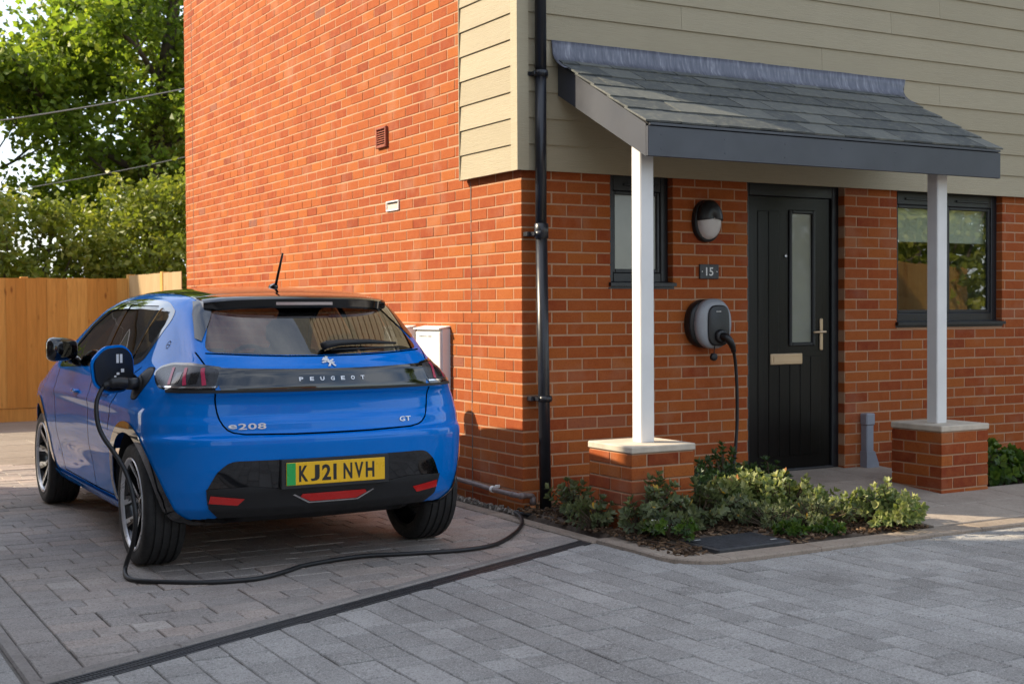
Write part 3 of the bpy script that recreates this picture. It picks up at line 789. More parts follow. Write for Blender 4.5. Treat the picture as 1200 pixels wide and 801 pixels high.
# ---- windows
def room(x0, x1, z0, z1, depth, parent, mat='room'):
    mb = MB(); y0, y1 = 0.121, depth
    v = [(x0,y0,z0),(x1,y0,z0),(x1,y0,z1),(x0,y0,z1),(x0-.4,y1,z0-.5),(x1+.4,y1,z0-.5),(x1+.4,y1,z1+.1),(x0-.4,y1,z1+.1)]
    mb.add(v, [(4,5,6,7),(0,1,5,4),(1,2,6,5),(2,3,7,6),(3,0,4,7)]); return mb.build('room_shell', M[mat], parent, recalc=False)
def window(nm, W4, splits, frost, parent=house):
    x0, x1, z0, z1 = W4
    wn = empty(nm, (0, 0, 0), parent=parent)
    ff = 0.062; y0, y1 = 0.055, 0.118
    fr = MB()
    fr.box(x0+.001, x0+ff, y0, y1, z0, z1, b=0.005); fr.box(x1-ff, x1-.001, y0, y1, z0, z1, b=0.005)
    fr.box(x0+ff, x1-ff, y0+.001, y1, z0, z0+ff, b=0.005); fr.box(x0+ff, x1-ff, y0+.001, y1, z1-0.24, z1-0.12, b=0.005)
    edges = [x0+ff]+[v for s in splits for v in (s-0.04, s+0.04)]+[x1-ff]
    for s in splits: fr.box(s-0.04, s+0.04, y0+.0005, y1, z0+ff, z1-0.24, b=0.005)
    fr.build('frame', M['upvc'], wn)
    for a, b in zip(edges[::2], edges[1::2]):
        sash = MB(); q = 0.024; zt = z1-0.24
        sash.box(a, a+q, y0+.012, y1-.01, z0+ff, zt, b=0.004); sash.box(b-q, b, y0+.012, y1-.01, z0+ff, zt, b=0.004)
        sash.box(a+q, b-q, y0+.0125, y1-.01, z0+ff, z0+ff+q, b=0.004); sash.box(a+q, b-q, y0+.0125, y1-.01, zt-q, zt, b=0.004)
        sash.build('sash', M['upvc'], wn)
        MB().box(a+q-.004, b-q+.004, y0+.026, y0+.032, z0+ff+q-.004, zt-q+.004).build('pane', M['frosted_glass'] if frost else M['glass'], wn)
        MB().box(a+0.08, b-0.04, y0-.010, y0+.002, zt+0.035, zt+0.052, b=0.003).build('trickle_vent', M['upvc'], wn)
    MB().prism([(-0.030, z0-0.028), (-0.030, z0-0.006), (0.10, z0+0.012), (0.10, z0-0.045), (0.0, z0-0.045), (0.0, z0-0.028)], x0-0.012, x1+0.006, axis='x').build('sill', M['upvc'], wn)
    return wn
w1 = window('window', WIN1, [], True)
w2 = window('window', WIN2, [3.775], False)
room(WIN2[0], WIN2[1], WIN2[2], WIN2[3], 2.6, w2)
MB().box(3.27, 4.30, 0.128, 0.132, 1.80, 2.26).build('blind', M['blind'], w2)
MB().box(3.27, 4.30, 0.124, 0.138, 1.785, 1.80, b=0.003).build('blind_bar', M['white'], w2)
lint = MB()
for o in (WIN1, WIN2, DOOR): lint.box(o[0]-0.005, o[1]+0.005, 0.002, 0.12, 2.17, 2.30)
lint.build('lintel', M['dark'], house)

# ---- front door
dx0, dx1, dz0, dz1 = DOOR
door = empty('door', (0, 0, 0), parent=house)
fr = MB(); dzt = 2.17
fr.box(dx0+.001, dx0+0.065, 0.060, 0.118, dz0, dzt, b=0.005); fr.box(dx1-0.065, dx1-.001, 0.060, 0.118, dz0, dzt, b=0.005); fr.box(dx0+.065, dx1-.065, 0.0605, 0.118, dzt-0.095, dzt, b=0.005)
fr.build('frame', M['upvc'], door)
a, b, zt = dx0+0.068, dx1-0.068, dzt-0.098
gx0, gx1, gz0, gz1 = 2.262, 2.452, 1.045, 1.960
lf = MB()
lf.box(a, gx0, 0.082, 0.118, dz0+.03, zt); lf.box(gx1, b, 0.082, 0.118, dz0+.03, zt)
lf.box(gx0, gx1, 0.082, 0.118, dz0+.03, gz0); lf.box(gx0, gx1, 0.082, 0.118, gz1, zt)
lf.build('leaf', M['door'], door)
nbd = 6
for i in range(nbd):                                    # raised vertical boards of the lower panel and the left side
    x0 = a+0.09+(b-a-0.18)*i/nbd; x1 = a+0.09+(b-a-0.18)*(i+1)/nbd-0.006
    MB().box(x0, x1, 0.0765, 0.084, dz0+0.12, gz0-0.10 if x1 > gx0-0.06 else zt-0.10, b=0.003).build('door_board', M['door'], door)
gb = MB(); q = 0.026
gb.box(gx0-q, gx0, 0.066, 0.084, gz0-q, gz1+q, b=0.006); gb.box(gx1, gx1+q, 0.066, 0.084, gz0-q, gz1+q, b=0.006)
gb.box(gx0, gx1, 0.0665, 0.084, gz0-q, gz0, b=0.006); gb.box(gx0, gx1, 0.0665, 0.084, gz1, gz1+q, b=0.006)
gb.build('glazing_bead', M['upvc'], door)
MB().box(gx0-.004, gx1+.004, 0.088, 0.094, gz0-.004, gz1+.004).build('pane', M['frosted_glass'], door)
MB().box(2.060, 2.355, 0.067, 0.079, 0.890, 0.968, b=0.005).build('letter_plate', M['brass'], door)
MB().box(2.085, 2.330, 0.064, 0.0675, 0.905, 0.950, b=0.003).build('letter_flap', M['brass'], door)
hd = MB(); hd.box(2.522, 2.552, 0.068, 0.080, 0.985, 1.215, b=0.006); hd.tube([(2.537, 0.075, 1.118), (2.537, 0.028, 1.118), (2.527, 0.022, 1.118), (2.42, 0.022, 1.116)], 0.0085, 10)
hd.build('handle', M['brass'], door)
MB().lathe([(0.0, 0.0), (0.008, 0.0), (0.011, -0.003), (0.011, -0.006)], 'y', 16, (2.205, 0.078, 1.66)).build('spyhole', M['chrome'], door)
MB().box(dx0+0.06, dx1-0.06, 0.052, 0.118, dz0-0.005, dz0+0.028, b=0.004).build('threshold', M['iron'], door)
room(dx0, dx1, dz0, 2.17, 2.0, door)
# ------------------------------------------------------------------ porch canopy on two posts
por = empty('porch_canopy', (0, 0, 0), 0, 'slate roofed lean-to porch canopy on two white posts over the door', 'canopy')
SL = 0.524; CX0, CX1 = 0.236, 3.115
def rz_(y): return 2.353+SL*(y+0.997)
cs, sn = 1/math.hypot(1, SL), SL/math.hypot(1, SL)
rn = random.Random(31)
# slates: five visible courses plus the one under the lead
rows_y = [-1.030, -0.850, -0.675, -0.500, -0.325, -0.150]
spool = {}
for i, y0 in enumerate(rows_y):
    x = CX0-0.022-(0.125 if i % 2 else 0.0); lng = 0.235 if i < 5 else 0.12
    while x < CX1+0.02:
        a, b = max(x, CX0-0.022), min(x+0.25, CX1+0.022)
        if b-a > 0.03:
            w_ = round(b-a-0.006, 3); var = rn.randrange(7); key = (w_, var, lng)
            me = spool.get(key)
            if me is None:
                mb = MB(); n = 5; rv = rn.random(); jag = [rn.uniform(-0.003, 0.003) for _ in range(n+1)]
                vt = []; 
                for (yy, zz) in ((0.0, 0.011), (lng, 0.011), (0.0, 0.0), (lng, 0.0)):
                    for k in range(n+1): vt.append((w_*k/n, yy+(jag[k] if yy == 0 else 0), zz+(jag[n-k]*0.3 if yy == 0 else 0)))
                m = n+1; fc = []
                for k in range(n):
                    fc += [(k, k+1, m+k+1, m+k), (2*m+k, 2*m+k+1, k+1, k), (3*m+k, 3*m+k+1, 2*m+k+1, 2*m+k)]
                fc += [(0, m, 3*m, 2*m), (n, m+n, 3*m+n, 2*m+n)]
                mb.add(vt, fc, rv); me = mb.mesh('slate', M['slate']); spool[key] = me
            o = obj_of(me, 'slate', por, (a, y0, rz_(y0)+0.003+rn.uniform(0, 0.001)), (math.atan(SL)-0.045+rn.uniform(-0.006, 0.006), rn.uniform(-0.008, 0.008), 0))
        x += 0.25
MB().prism([(-1.015, rz_(-1.015)-0.012), (-0.06, rz_(-0.06)-0.012), (-0.06, rz_(-0.06)-0.05), (-1.0, rz_(-1.0)-0.05)], CX0+0.01, CX1-0.01, axis='x').build('roof_deck', M['dark'], por)
MB().prism([(-0.985, rz_(-0.985)-0.06), (-0.06, rz_(-0.06)-0.06), (-0.06, rz_(-0.06)-0.072), (-0.985, rz_(-0.985)-0.072)], CX0+0.02, CX1-0.02, axis='x').build('soffit', M['white'], por)
# barge boards and fascia
for nm, xx in (('verge_board', CX0), ('verge_board', CX1-0.02)):
    MB().prism([(-1.000, rz_(-1.0)-0.020), (-0.060, rz_(-0.06)-0.020), (-0.060, rz_(-0.06)-0.222), (-1.000, rz_(-1.0)-0.205)], xx-0.001, xx+0.021, axis='x').build(nm, M['anthracite'], por)
MB().box(CX0-0.001, CX1+0.001, -1.022, -1.0005, 2.147, 2.318, b=0.003).build('fascia', M['anthracite'], por)
MB().box(CX0+0.01, CX1-0.01, -1.030, -1.004, 2.322, 2.336).build('eaves_strip', M['anthracite'], por)
for i in range(7):
    for zz in (2.19, 2.27): MB().lathe([(0, -0.0015), (0.004, -0.001), (0.005, 0.0)], 'y', 8, (CX0+0.09+i*0.455, -1.0222, zz)).build('nail_head', M['anthracite'], por)
# lead flashing: upstand on the wall and a dressed apron, slightly wavy
n = 90; prof = [(-0.056, 2.945), (-0.060, 2.90), (-0.068, 2.855), (-0.088, 2.822), (-0.120, 2.795), (-0.165, 2.768), (-0.212, 2.748)]
v = []; f = []
for k in range(n+1):
    x = 0.190+(3.235-0.190)*k/n
    for j, (y, z) in enumerate(prof):
        wv = 0.004*mnoise.noise(Vector((x*2.2, j*0.6, 2.0)))+0.0015*mnoise.noise(Vector((x*14, j*0.8, 7.0)))
        edge = 0.010*mnoise.noise(Vector((x*5, 0, 9))) if j == 6 else 0
        lap = 0.007*math.exp(-((x-1.86)/0.02)**2)
        xx = x
        if k == n: xx = x-0.015*j+0.0
        v.append((xx, y-abs(wv)*0.6-lap, z+0.018+wv+lap*0.6+edge*0.7))
m = len(prof)
for k in range(n):
    for j in range(m-1): f.append((k*m+j, (k+1)*m+j, (k+1)*m+j+1, k*m+j+1))
fl = MB().add(v, f, smooth=True).build('lead_flashing', M['lead'], por)
md = fl.modifiers.new('t', 'SOLIDIFY'); md.thickness = 0.004; md.offset = 1
# front beam and posts
MB().box(CX0+0.03, CX1-0.03, -0.865, -0.745, 2.252, 2.36, b=0.004).build('beam', M['anthracite'], por)
for (x0, y0) in ((0.302, -0.852), (2.708, -0.852)):
    MB().box(x0, x0+0.094, y0, y0+0.094, 0.510, 2.262, b=0.006).build('post', M['white'], por)

# ------------------------------------------------------------------ brick piers under the posts
def pier(x0, y0, label):
    S = 0.44; z_top = 0.474
    p = empty('brick_pier', (x0, y0, 0), 0, label, 'pier', 'brick piers of the porch')
    MB().box(0.005, S-0.005, 0.005, S-0.005, -0.08, z_top-0.002).build('mortar_core', M['mortar'], p)
    k = 0; z1 = z_top-0.008
    while z1 > -0.04:
        z0 = z1-0.065; h, s_ = 0.1025, 0.215; L_ = []
        if k % 2 == 0: L_ = [(0, h, 0, s_), (0, h, s_+0.01, S), (S-h, S, 0, s_), (S-h, S, s_+0.01, S), (h+0.01, h+0.01+s_, 0, h), (h+0.01, h+0.01+s_, S-h, S)]
        else: L_ = [(0, s_, 0, h), (s_+0.01, S, 0, h), (0, s_, S-h, S), (s_+0.01, S, S-h, S), (0, h, h+0.01, h+0.01+s_), (S-h, S, h+0.01, h+0.01+s_)]
        for (a, b, c, d) in L_:
            MB().box(a, b, c, d, z0, z1, rn.random()*0.85, b=0.003).build('brick', M['brick'], p)
        z1 -= 0.075; k += 1
    MB().box(-0.006, S+0.006, -0.006, S+0.006, z_top, z_top+0.040, b=0.006).build('cap_stone', M['cap'], p)
    return p
pier(0.120, -1.015, 'brick pier with stone cap rising out of the shrubs')
pier(2.572, -1.015, 'brick pier with stone cap standing beside the path slabs')
# ------------------------------------------------------------------ fixtures on the house
def rings(mb, rr, n=40, expo=2.4, cap0=False, cap1=True, egg=0.0, rnd=0.5):
    """loft of superellipses facing -y: rr = [(rx, rz, y, cx, cz)]"""
    v = []; f = []
    for (rx, rz, y, cx_, cz_) in rr:
        for k in range(n):
            t = 2*math.pi*k/n; c, s = math.cos(t), math.sin(t)
            ex = math.copysign(abs(c)**(2/expo), c); ez = math.copysign(abs(s)**(2/expo), s)
            v.append((cx_+rx*ex*(1+egg*ez), y, cz_+rz*ez))
    for i in range(len(rr)-1):
        for k in range(n): f.append((i*n+k, i*n+(k+1) % n, (i+1)*n+(k+1) % n, (i+1)*n+k))
    if cap1: f.append(tuple((len(rr)-1)*n+k for k in range(n)))
    if cap0: f.append(tuple(range(n))[::-1])
    return mb.add(v, f, rnd, True)

# rainwater pipe
dp = empty('downpipe', (0.1, -0.1, 0), 0, 'black rainwater downpipe running down beside the house corner', 'pipe')
MB().tube([(-0.010, 0, 5.2), (-0.014, 0, 2.72)], 0.0355, 20).build('upper_pipe', M['pipe'], dp)
MB().tube([(-0.014, 0, 2.76), (-0.018, 0.0, 1.745)], 0.035, 20).build('middle_pipe', M['pipe'], dp)
MB().tube([(-0.016, 0, 1.80), (0.006, 0.0, 0.02)], 0.0362, 20).build('lower_pipe', M['pipe'], dp)
for z, x in ((2.741, -0.013), (1.755, -0.017), (0.735, 0.004)):
    br = MB().lathe([(0.036, -0.018), (0.043, -0.018), (0.043, 0.018), (0.036, 0.018)], 'z', 20, (x, 0, z))
    br.box(x-0.052, x-0.040, -0.004, 0.045, z-0.012, z+0.012, b=0.002); br.box(x+0.040, x+0.052, -0.004, 0.045, z-0.012, z+0.012, b=0.002)
    br.box(x-0.075, x+0.075, 0.040, 0.0475 if z > 2.2 else 0.094, z-0.014, z+0.014, b=0.003)
    br.build('bracket', M['pipe'], dp)
MB().lathe([(0.036, -0.045), (0.044, -0.042), (0.044, 0.045), (0.036, 0.05)], 'z', 20, (-0.0155, 0, 1.80-0.03)).build('coupler', M['pipe'], dp)
MB().box(-0.05, 0.06, -0.055, 0.05, -0.02, 0.035, b=0.01).build('gully', M['pipe'], dp)

# waste pipe round the foot of the corner
wp = empty('waste_pipe', (0, 0, 0), 0, 'dull grey waste pipe low on the side wall ending in an orange stub', 'pipe')
MB().tube(spline([(-0.048, 2.4, 0.160), (-0.048, 0.80, 0.150), (-0.050, 0.30, 0.138), (-0.052, 0.03, 0.136), (-0.040, -0.040, 0.136), (0.012, -0.052, 0.134), (0.036, -0.052, 0.130), (0.042, -0.052, 0.10)], 6), 0.0165, 12).build('pipe_run', M['copper'], wp)
for y in (0.02, -0.02): MB().tube([(-0.052, 0.05 if y > 0 else -0.047, 0.136), (-0.050 if y > 0 else -0.012, 0.012 if y > 0 else -0.051, 0.136)], 0.020, 12).build('elbow', M['copper'], wp)
MB().tube([(0.042, -0.052, 0.125), (0.043, -0.052, 0.075)], 0.020, 12).build('elbow', M['copper'], wp)
MB().tube([(0.043, -0.052, 0.082), (0.043, -0.052, -0.01)], 0.0185, 12).build('clay_stub', M['orange_pipe'], wp)
for y in (0.30, 1.1):
    MB().tube([(-0.049, y-0.012, 0.139), (-0.049, y+0.012, 0.139)], 0.022, 12).box(-0.03, 0.0, y-0.008, y+0.008, 0.145, 0.165, b=0.002).build('pipe_clip', M['white_plastic'], wp)

# meter cupboards on the side wall
for (ya, yb, lab) in ((0.985, 1.385, 'white meter box on the side wall with a printed name on its door'), (1.54, 1.94, 'plain white meter box on the side wall, farther from the corner')):
    mbx = empty('meter_box', (0, ya, 0.56), 0, lab, 'meter box', 'white meter boxes on the side wall')
    d = 0.078; W_ = yb-ya; H_ = 0.615
    MB().box(-d+0.012, 0.004, 0, W_, 0, H_-0.012, b=0.006).build('case', M['white_plastic'], mbx)
    MB().box(-d, -d+0.014, 0.008, W_-0.008, 0.012, H_-0.035, b=0.005).build('cupboard_door', M['white_plastic'], mbx)
    MB().prism([(-d-0.012, H_-0.020), (0.004, H_-0.004), (0.004, H_+0.006), (-d-0.012, H_-0.010)], -0.004, W_+0.004, axis='y').build('hood', M['white_plastic'], mbx)
    MB().lathe([(0, 0), (0.008, 0), (0.010, 0.004)], 'x', 14, (-d-0.004, 0.05, 0.30)).build('latch', M['grey_plastic'], mbx)
    if ya < 1.2:
        mt = Matrix.Translation((-d-0.0012, W_*0.60, H_-0.068)) @ Matrix(((0, 0, -1, 0), (-1, 0, 0, 0), (0, 1, 0, 0), (0, 0, 0, 1)))
        text_mesh('DPS THUO CADAVIP', 0.020, 0.0004, M['black_plastic'], 'lettering', mbx, mt, 0.21, 0.0006) if False else None
        for i in range(16):
            if i == 5: continue
            MB().box(-d-0.001, -d+0.001, W_*0.34+i*0.0125, W_*0.34+i*0.0125+rn.choice((0.006, 0.008, 0.009)), H_-0.073, H_-0.061).build('printed_mark', M['grey_plastic'], mbx)

# vents in the side wall
av = empty('air_vent', (0, 2.0, 2.52), 0, 'terracotta louvred air vent high on the side wall', 'vent')
f_ = MB(); f_.box(-0.022, 0.01, 0.0, 0.018, 0, 0.155, b=0.003); f_.box(-0.022, 0.01, 0.165, 0.185, 0, 0.155, b=0.003); f_.box(-0.0225, 0.01, 0.018, 0.165, 0, 0.016, b=0.003); f_.box(-0.0225, 0.01, 0.018, 0.165, 0.139, 0.155, b=0.003); f_.build('frame', M['terracotta'], av)
MB().box(-0.002, 0.012, 0.01, 0.175, 0.01, 0.145).build('backing', M['dark'], av)
for i in range(7): MB().prism([(-0.020, 0.020+i*0.017), (-0.004, 0.030+i*0.017), (-0.004, 0.026+i*0.017), (-0.020, 0.016+i*0.017)], 0.018, 0.165, axis='y').build('louvre', M['terracotta'], av)
wv = empty('overflow_vent', (0, 1.805, 2.032), 0, 'small white rectangular outlet set in the side wall below the terracotta vent', 'vent')
f_ = MB(); f_.box(-0.010, 0.012, 0, 0.012, 0, 0.075, b=0.002); f_.box(-0.010, 0.012, 0.213, 0.225, 0, 0.075, b=0.002); f_.box(-0.0105, 0.012, 0.012, 0.213, 0, 0.010, b=0.002); f_.box(-0.0105, 0.012, 0.012, 0.213, 0.065, 0.075, b=0.002); f_.build('frame', M['white_plastic'], wv)
MB().box(-0.002, 0.013, 0.005, 0.22, 0.005, 0.07).build('insert', M['cap'], wv)
MB().box(-0.004, 0.010, 0.02, 0.20, 0.052, 0.064).build('slot', M['dark'], wv)

# bulkhead lamp
wl = empty('wall_light', (1.428, 0, 1.877), 0, 'oval bulkhead wall light with dark eyelid hood beside the door', 'lamp')
rings(MB(), [(0.112, 0.142, 0.002, 0, 0), (0.112, 0.142, -0.030, 0, 0), (0.106, 0.136, -0.040, 0, 0), (0.094, 0.122, -0.042, 0, 0)], 48, 2.1).build('base', M['black_plastic'], wl)
rings(MB(), [(0.094, 0.122, -0.040, 0, -0.002), (0.090, 0.116, -0.062, 0, -0.002), (0.074, 0.096, -0.082, 0, -0.002), (0.045, 0.06, -0.092, 0, -0.002), (0.01, 0.012, -0.095, 0, -0.002)], 48, 2.1).build('lens', M['frost'], wl)
hood = MB(); v = []; f = []; n = 24; prof = [(1.03, -0.036), (1.0, -0.066), (0.85, -0.090), (0.55, -0.104), (0.06, -0.108)]
for k in range(n+1):
    t = -0.10+(math.pi+0.20)*k/n
    for (s_, y) in prof: v.append((0.098*s_*math.cos(t), y, max(0.126*s_*math.sin(t), -0.012)+0.012))
m = len(prof)
for k in range(n):
    for j in range(m-1): f.append((k*m+j, (k+1)*m+j, (k+1)*m+j+1, k*m+j+1))
ho = hood.add(v, f, smooth=True).build('hood', M['black_plastic'], wl)
md = ho.modifiers.new('t', 'SOLIDIFY'); md.thickness = 0.004

# number plaque
hs = empty('house_number_sign', (1.455, 0, 1.538), 0, 'small dark slate plaque reading 15 between the lamp and the charger', 'sign')
MB().box(-0.080, 0.080, -0.016, -0.001, -0.049, 0.049, b=0.003).build('plaque', M['sign'], hs)
FRONT = Matrix(((1, 0, 0, 0), (0, 0, -1, 0), (0, 1, 0, 0), (0, 0, 0, 1)))      # text facing -y
text_mesh('15', 0.078, 0.0006, M['white'], 'numerals', hs, Matrix.Translation((0, -0.0168, 0)) @ FRONT, 0.062, 0.0012)
for sx in (-1, 1): MB().lathe([(0, -0.001), (0.0042, -0.001), (0.0045, 0.0)], 'y', 10, (sx*0.062, -0.0165, 0)).build('fixing_screw', M['white'], hs)

# charge point
ch = empty('wall_charger', (1.415, 0, 1.188), 0, 'rounded grey and black electric car charger mounted on the wall under the house number', 'charger')
rings(MB(), [(0.150, 0.158, 0.001, -0.012, 0), (0.156, 0.164, -0.020, -0.012, 0), (0.156, 0.164, -0.060, -0.010, 0), (0.148, 0.156, -0.072, -0.008, 0)], 56, 2.3).build('back_body', M['black_plastic'], ch)
rings(MB(), [(0.140, 0.160, -0.068, 0.006, 0), (0.146, 0.168, -0.078, 0.006, 0), (0.146, 0.168, -0.100, 0.006, 0), (0.138, 0.160, -0.116, 0.006, 0), (0.118, 0.140, -0.127, 0.006, 0), (0.090, 0.115, -0.131, 0.008, 0)], 56, 2.3).build('shell', M['grey_plastic'], ch)
rings(MB(), [(0.088, 0.135, -0.126, 0.022, -0.012), (0.090, 0.136, -0.137, 0.022, -0.012), (0.080, 0.126, -0.142, 0.022, -0.012)], 48, 3.4).build('front_panel', M['black_plastic'], ch)
text_mesh('easee', 0.022, 0.0005, M['white'], 'maker_mark', ch, Matrix.Translation((0.022, -0.1426, 0.082)) @ FRONT, 0.034) if False else None
for i, w_ in enumerate((0.006, 0.005, 0.005, 0.006, 0.004)): MB().box(-0.002+i*0.0085, -0.002+i*0.0085+w_, -0.1435, -0.141, 0.078, 0.084).build('maker_mark', M['white'], ch)
rings(MB(), [(0.046, 0.046, -0.136, 0.03, -0.082), (0.044, 0.044, -0.160, 0.03, -0.084), (0.036, 0.036, -0.166, 0.03, -0.085)], 28, 2.2).build('socket', M['black_plastic'], ch)
MB().tube(spline([(0.0, -0.128, -0.118), (-0.002, -0.120, -0.165), (0.0, -0.112, -0.200)], 5), 0.003, 8).build('cap_tether', M['rubber'], ch)
MB().lathe([(0, -0.014), (0.022, -0.013), (0.026, -0.008), (0.026, 0.010), (0.0, 0.012)], 'y', 22, (0.0, -0.110, -0.222)).build('socket_cap', M['rubber'], ch)

# cable duct by the door
du = empty('cable_duct', (2.885, 0, 0.09), 0, 'grey plastic cable duct standing against the wall right of the door', 'duct')
MB().box(-0.036, 0.036, -0.062, 0.001, 0.0, 0.40, b=0.006).build('riser', M['duct'], du)
MB().box(-0.043, 0.043, -0.070, 0.001, 0.345, 0.432, b=0.008).build('head_cover', M['duct'], du)
MB().prism([(-0.040, -0.03), (0.078, -0.03), (0.078, 0.065), (0.040, 0.155), (-0.040, 0.155)], -0.068, 0.001, axis='y').build('flared_foot', M['duct'], du)
# ------------------------------------------------------------------ fences
def fence(name, A, B, h, mat, label, pitch=0.1, post_mat=None, boardw=0.112, rails=True, gravel=True, seed=1, posts=2.4, maxparts=300):
    A, B = np.array(A, float), np.array(B, float); L = np.linalg.norm(B-A); ang = math.atan2(B[1]-A[1], B[0]-A[0])
    rn = random.Random(seed); fo = empty(name, (A[0], A[1], 0), ang, label, 'fence')
    z0 = 0.16 if gravel else 0.02; pool = []
    for v in range(9):
        t0, t1 = 0.008, 0.034; r = rn.random()
        pool.append(MB().prism([(0, 0), (boardw, 0), (boardw, -t0), (0, -t1)], z0, h+rn.uniform(-0.004, 0.004), rnd=r).mesh('board', M[mat]))
    s = 0.0
    while s < L-0.05:
        obj_of(rn.choice(pool), 'board', fo, (s, -0.002-rn.uniform(0, 0.004), 0), (0, 0, -0.14)); s += pitch
    if rails:
        for z in (0.35, 0.95, 1.5): MB().box(0, L, 0.006, 0.05, z-0.04, z+0.04).build('rail', M[mat], fo)
    if gravel: MB().box(0, L, -0.024, 0.004, -0.02, 0.155, b=0.004).build('gravel_board', M[mat], fo)
    s = 0.0
    while s <= L+0.01:
        MB().box(s-0.045, s+0.045, 0.0065, 0.10, -0.05, h+0.015, b=0.006).build('post', M[post_mat or mat], fo); s += posts
    return fo
fence('timber_fence', (-6.2, 9.42), (-0.16, 9.42), 1.705, 'fence', 'tall closeboard timber fence across the back of the drive', 0.1175, seed=4, boardw=0.128)
f2 = fence('timber_fence', (-0.155, 9.40), (-0.02, 7.52), 1.74, 'fence_pale', 'short pale timber fence joining the house corner to the long fence', 0.135, seed=6, boardw=0.14, gravel=False, posts=1.25)
for o in f2.children:
    if o.name.startswith('post'): o.location.y = -0.05; o.data.materials[0] = M['fence']

# ------------------------------------------------------------------ trees
def leaf_cloud(mb, centers, radii, per, size, rn, flat=0.75, droop=0.0, up=0.3):
    """leaf-sized rhombs scattered round twig ends"""
    for (c, rad, base) in zip(centers, radii, [rn.random() for _ in centers]):
        for i in range(per):
            d = Vector((rn.gauss(0, 1), rn.gauss(0, 1), rn.gauss(0, 1)*flat))
            if d.length < 1e-3: continue
            p = Vector(c)+d.normalized()*rad*rn.random()**0.45
            ax = Vector((rn.gauss(0, 1), rn.gauss(0, 1), rn.gauss(0, 0.7)-droop)).normalized()
            nr = Vector((rn.gauss(0, 1), rn.gauss(0, 1), rn.gauss(up, 0.8)))
            sd = ax.cross(nr)
            if sd.length < 1e-3: continue
            sd.normalize(); l = size*rn.uniform(0.6, 1.35); wd = l*rn.uniform(0.28, 0.42); nm = sd.cross(ax)*(l*0.10)
            v = [p, p+ax*l*0.45+sd*wd+nm, p+ax*l, p+ax*l*0.45-sd*wd+nm]
            mb.add([tuple(q) for q in v], [(0, 1, 2), (0, 2, 3)], min(1, max(0, base*0.55+rn.random()*0.5-0.02)))

def branch(mb, p, d, length, rad, depth, rn, tips, lean=0.10):
    pts = [Vector(p)]; rr = [rad]; dd = Vector(d).normalized(); n = 5
    for i in range(n):
        dd = (dd+Vector((rn.gauss(0, lean), rn.gauss(0, lean), rn.gauss(0.03, lean*0.7)))).normalized()
        pts.append(pts[-1]+dd*length/n); rr.append(rad*(1-0.55*(i+1)/n))
    mb.tube(pts, rr, 8 if rad > 0.05 else 5, caps=False)
    if depth == 0:
        tips.append((tuple(pts[-1]), 1.0)); tips.append((tuple(pts[-3]), 0.8)); return
    k = rn.randint(3, 4)
    for i in range(k):
        t = rn.uniform(0.35, 1.0); q = pts[int(t*n)]
        a = rn.uniform(0, 6.28); out = Vector((math.cos(a), math.sin(a), rn.uniform(-0.1, 0.75)))
        branch(mb, q, (dd*0.5+out*0.75), length*rn.uniform(0.55, 0.75), rad*0.45, depth-1, rn, tips)
    tips.append((tuple(pts[-1]), 1.0))

def tree(name, loc, h, spread, label, mat, seed, per=46, size=0.17, clump=0.6, depth=2, first=0.25, trunk_r=0.22, limbs=9, group=None, cat='tree', ivy=False):
    rn = random.Random(seed); o = empty(name, loc, 0, label, cat, group)
    tb = MB(); tips = []
    pts = [Vector((0, 0, -0.1))]; d = Vector((0, 0, 1))
    for i in range(8):
        d = (d+Vector((rn.gauss(0, 0.05), rn.gauss(0, 0.05), 0))).normalized(); pts.append(pts[-1]+d*h*0.92/8)
    tb.tube(pts, [trunk_r*(1.25 if i == 0 else 1-0.82*i/8) for i in range(9)], 12, caps=False)
    for i in range(limbs):
        t = first+(0.98-first)*i/(limbs-1); q = pts[0].lerp(pts[-1], t) if False else pts[min(8, int(t*8))].lerp(pts[min(8, int(t*8)+1)], t*8-int(t*8))
        a = i*2.4+rn.uniform(-0.4, 0.4); prof = math.sin(math.pi*min(0.97, 0.22+0.75*t))
        branch(tb, q, (math.cos(a), math.sin(a), rn.uniform(0.15, 0.7)), spread*(0.45+0.55*prof)*rn.uniform(0.8, 1.1), trunk_r*(0.42-0.22*t), depth, rn, tips)
    tb.build('trunk', M['bark'], o)
    lb = MB()
    leaf_cloud(lb, [c for c, s in tips], [clump*s*rn.uniform(0.6, 1.2) for c, s in tips], per, size, rn)
    lb.build('crown', M[mat], o, recalc=False)
    if ivy:
        iv = MB(); cs = [tuple(pts[min(7, int(t*8))].lerp(pts[min(8, int(t*8)+1)], t*8-int(t*8))+Vector((rn.gauss(0, 0.22), rn.gauss(0, 0.22), 0))) for t in np.linspace(0.05, 0.55, 70)]
        leaf_cloud(iv, cs, [0.34]*len(cs), 60, 0.11, rn); iv.build('ivy', M['leaf_hedge'], o, recalc=False)
    return o
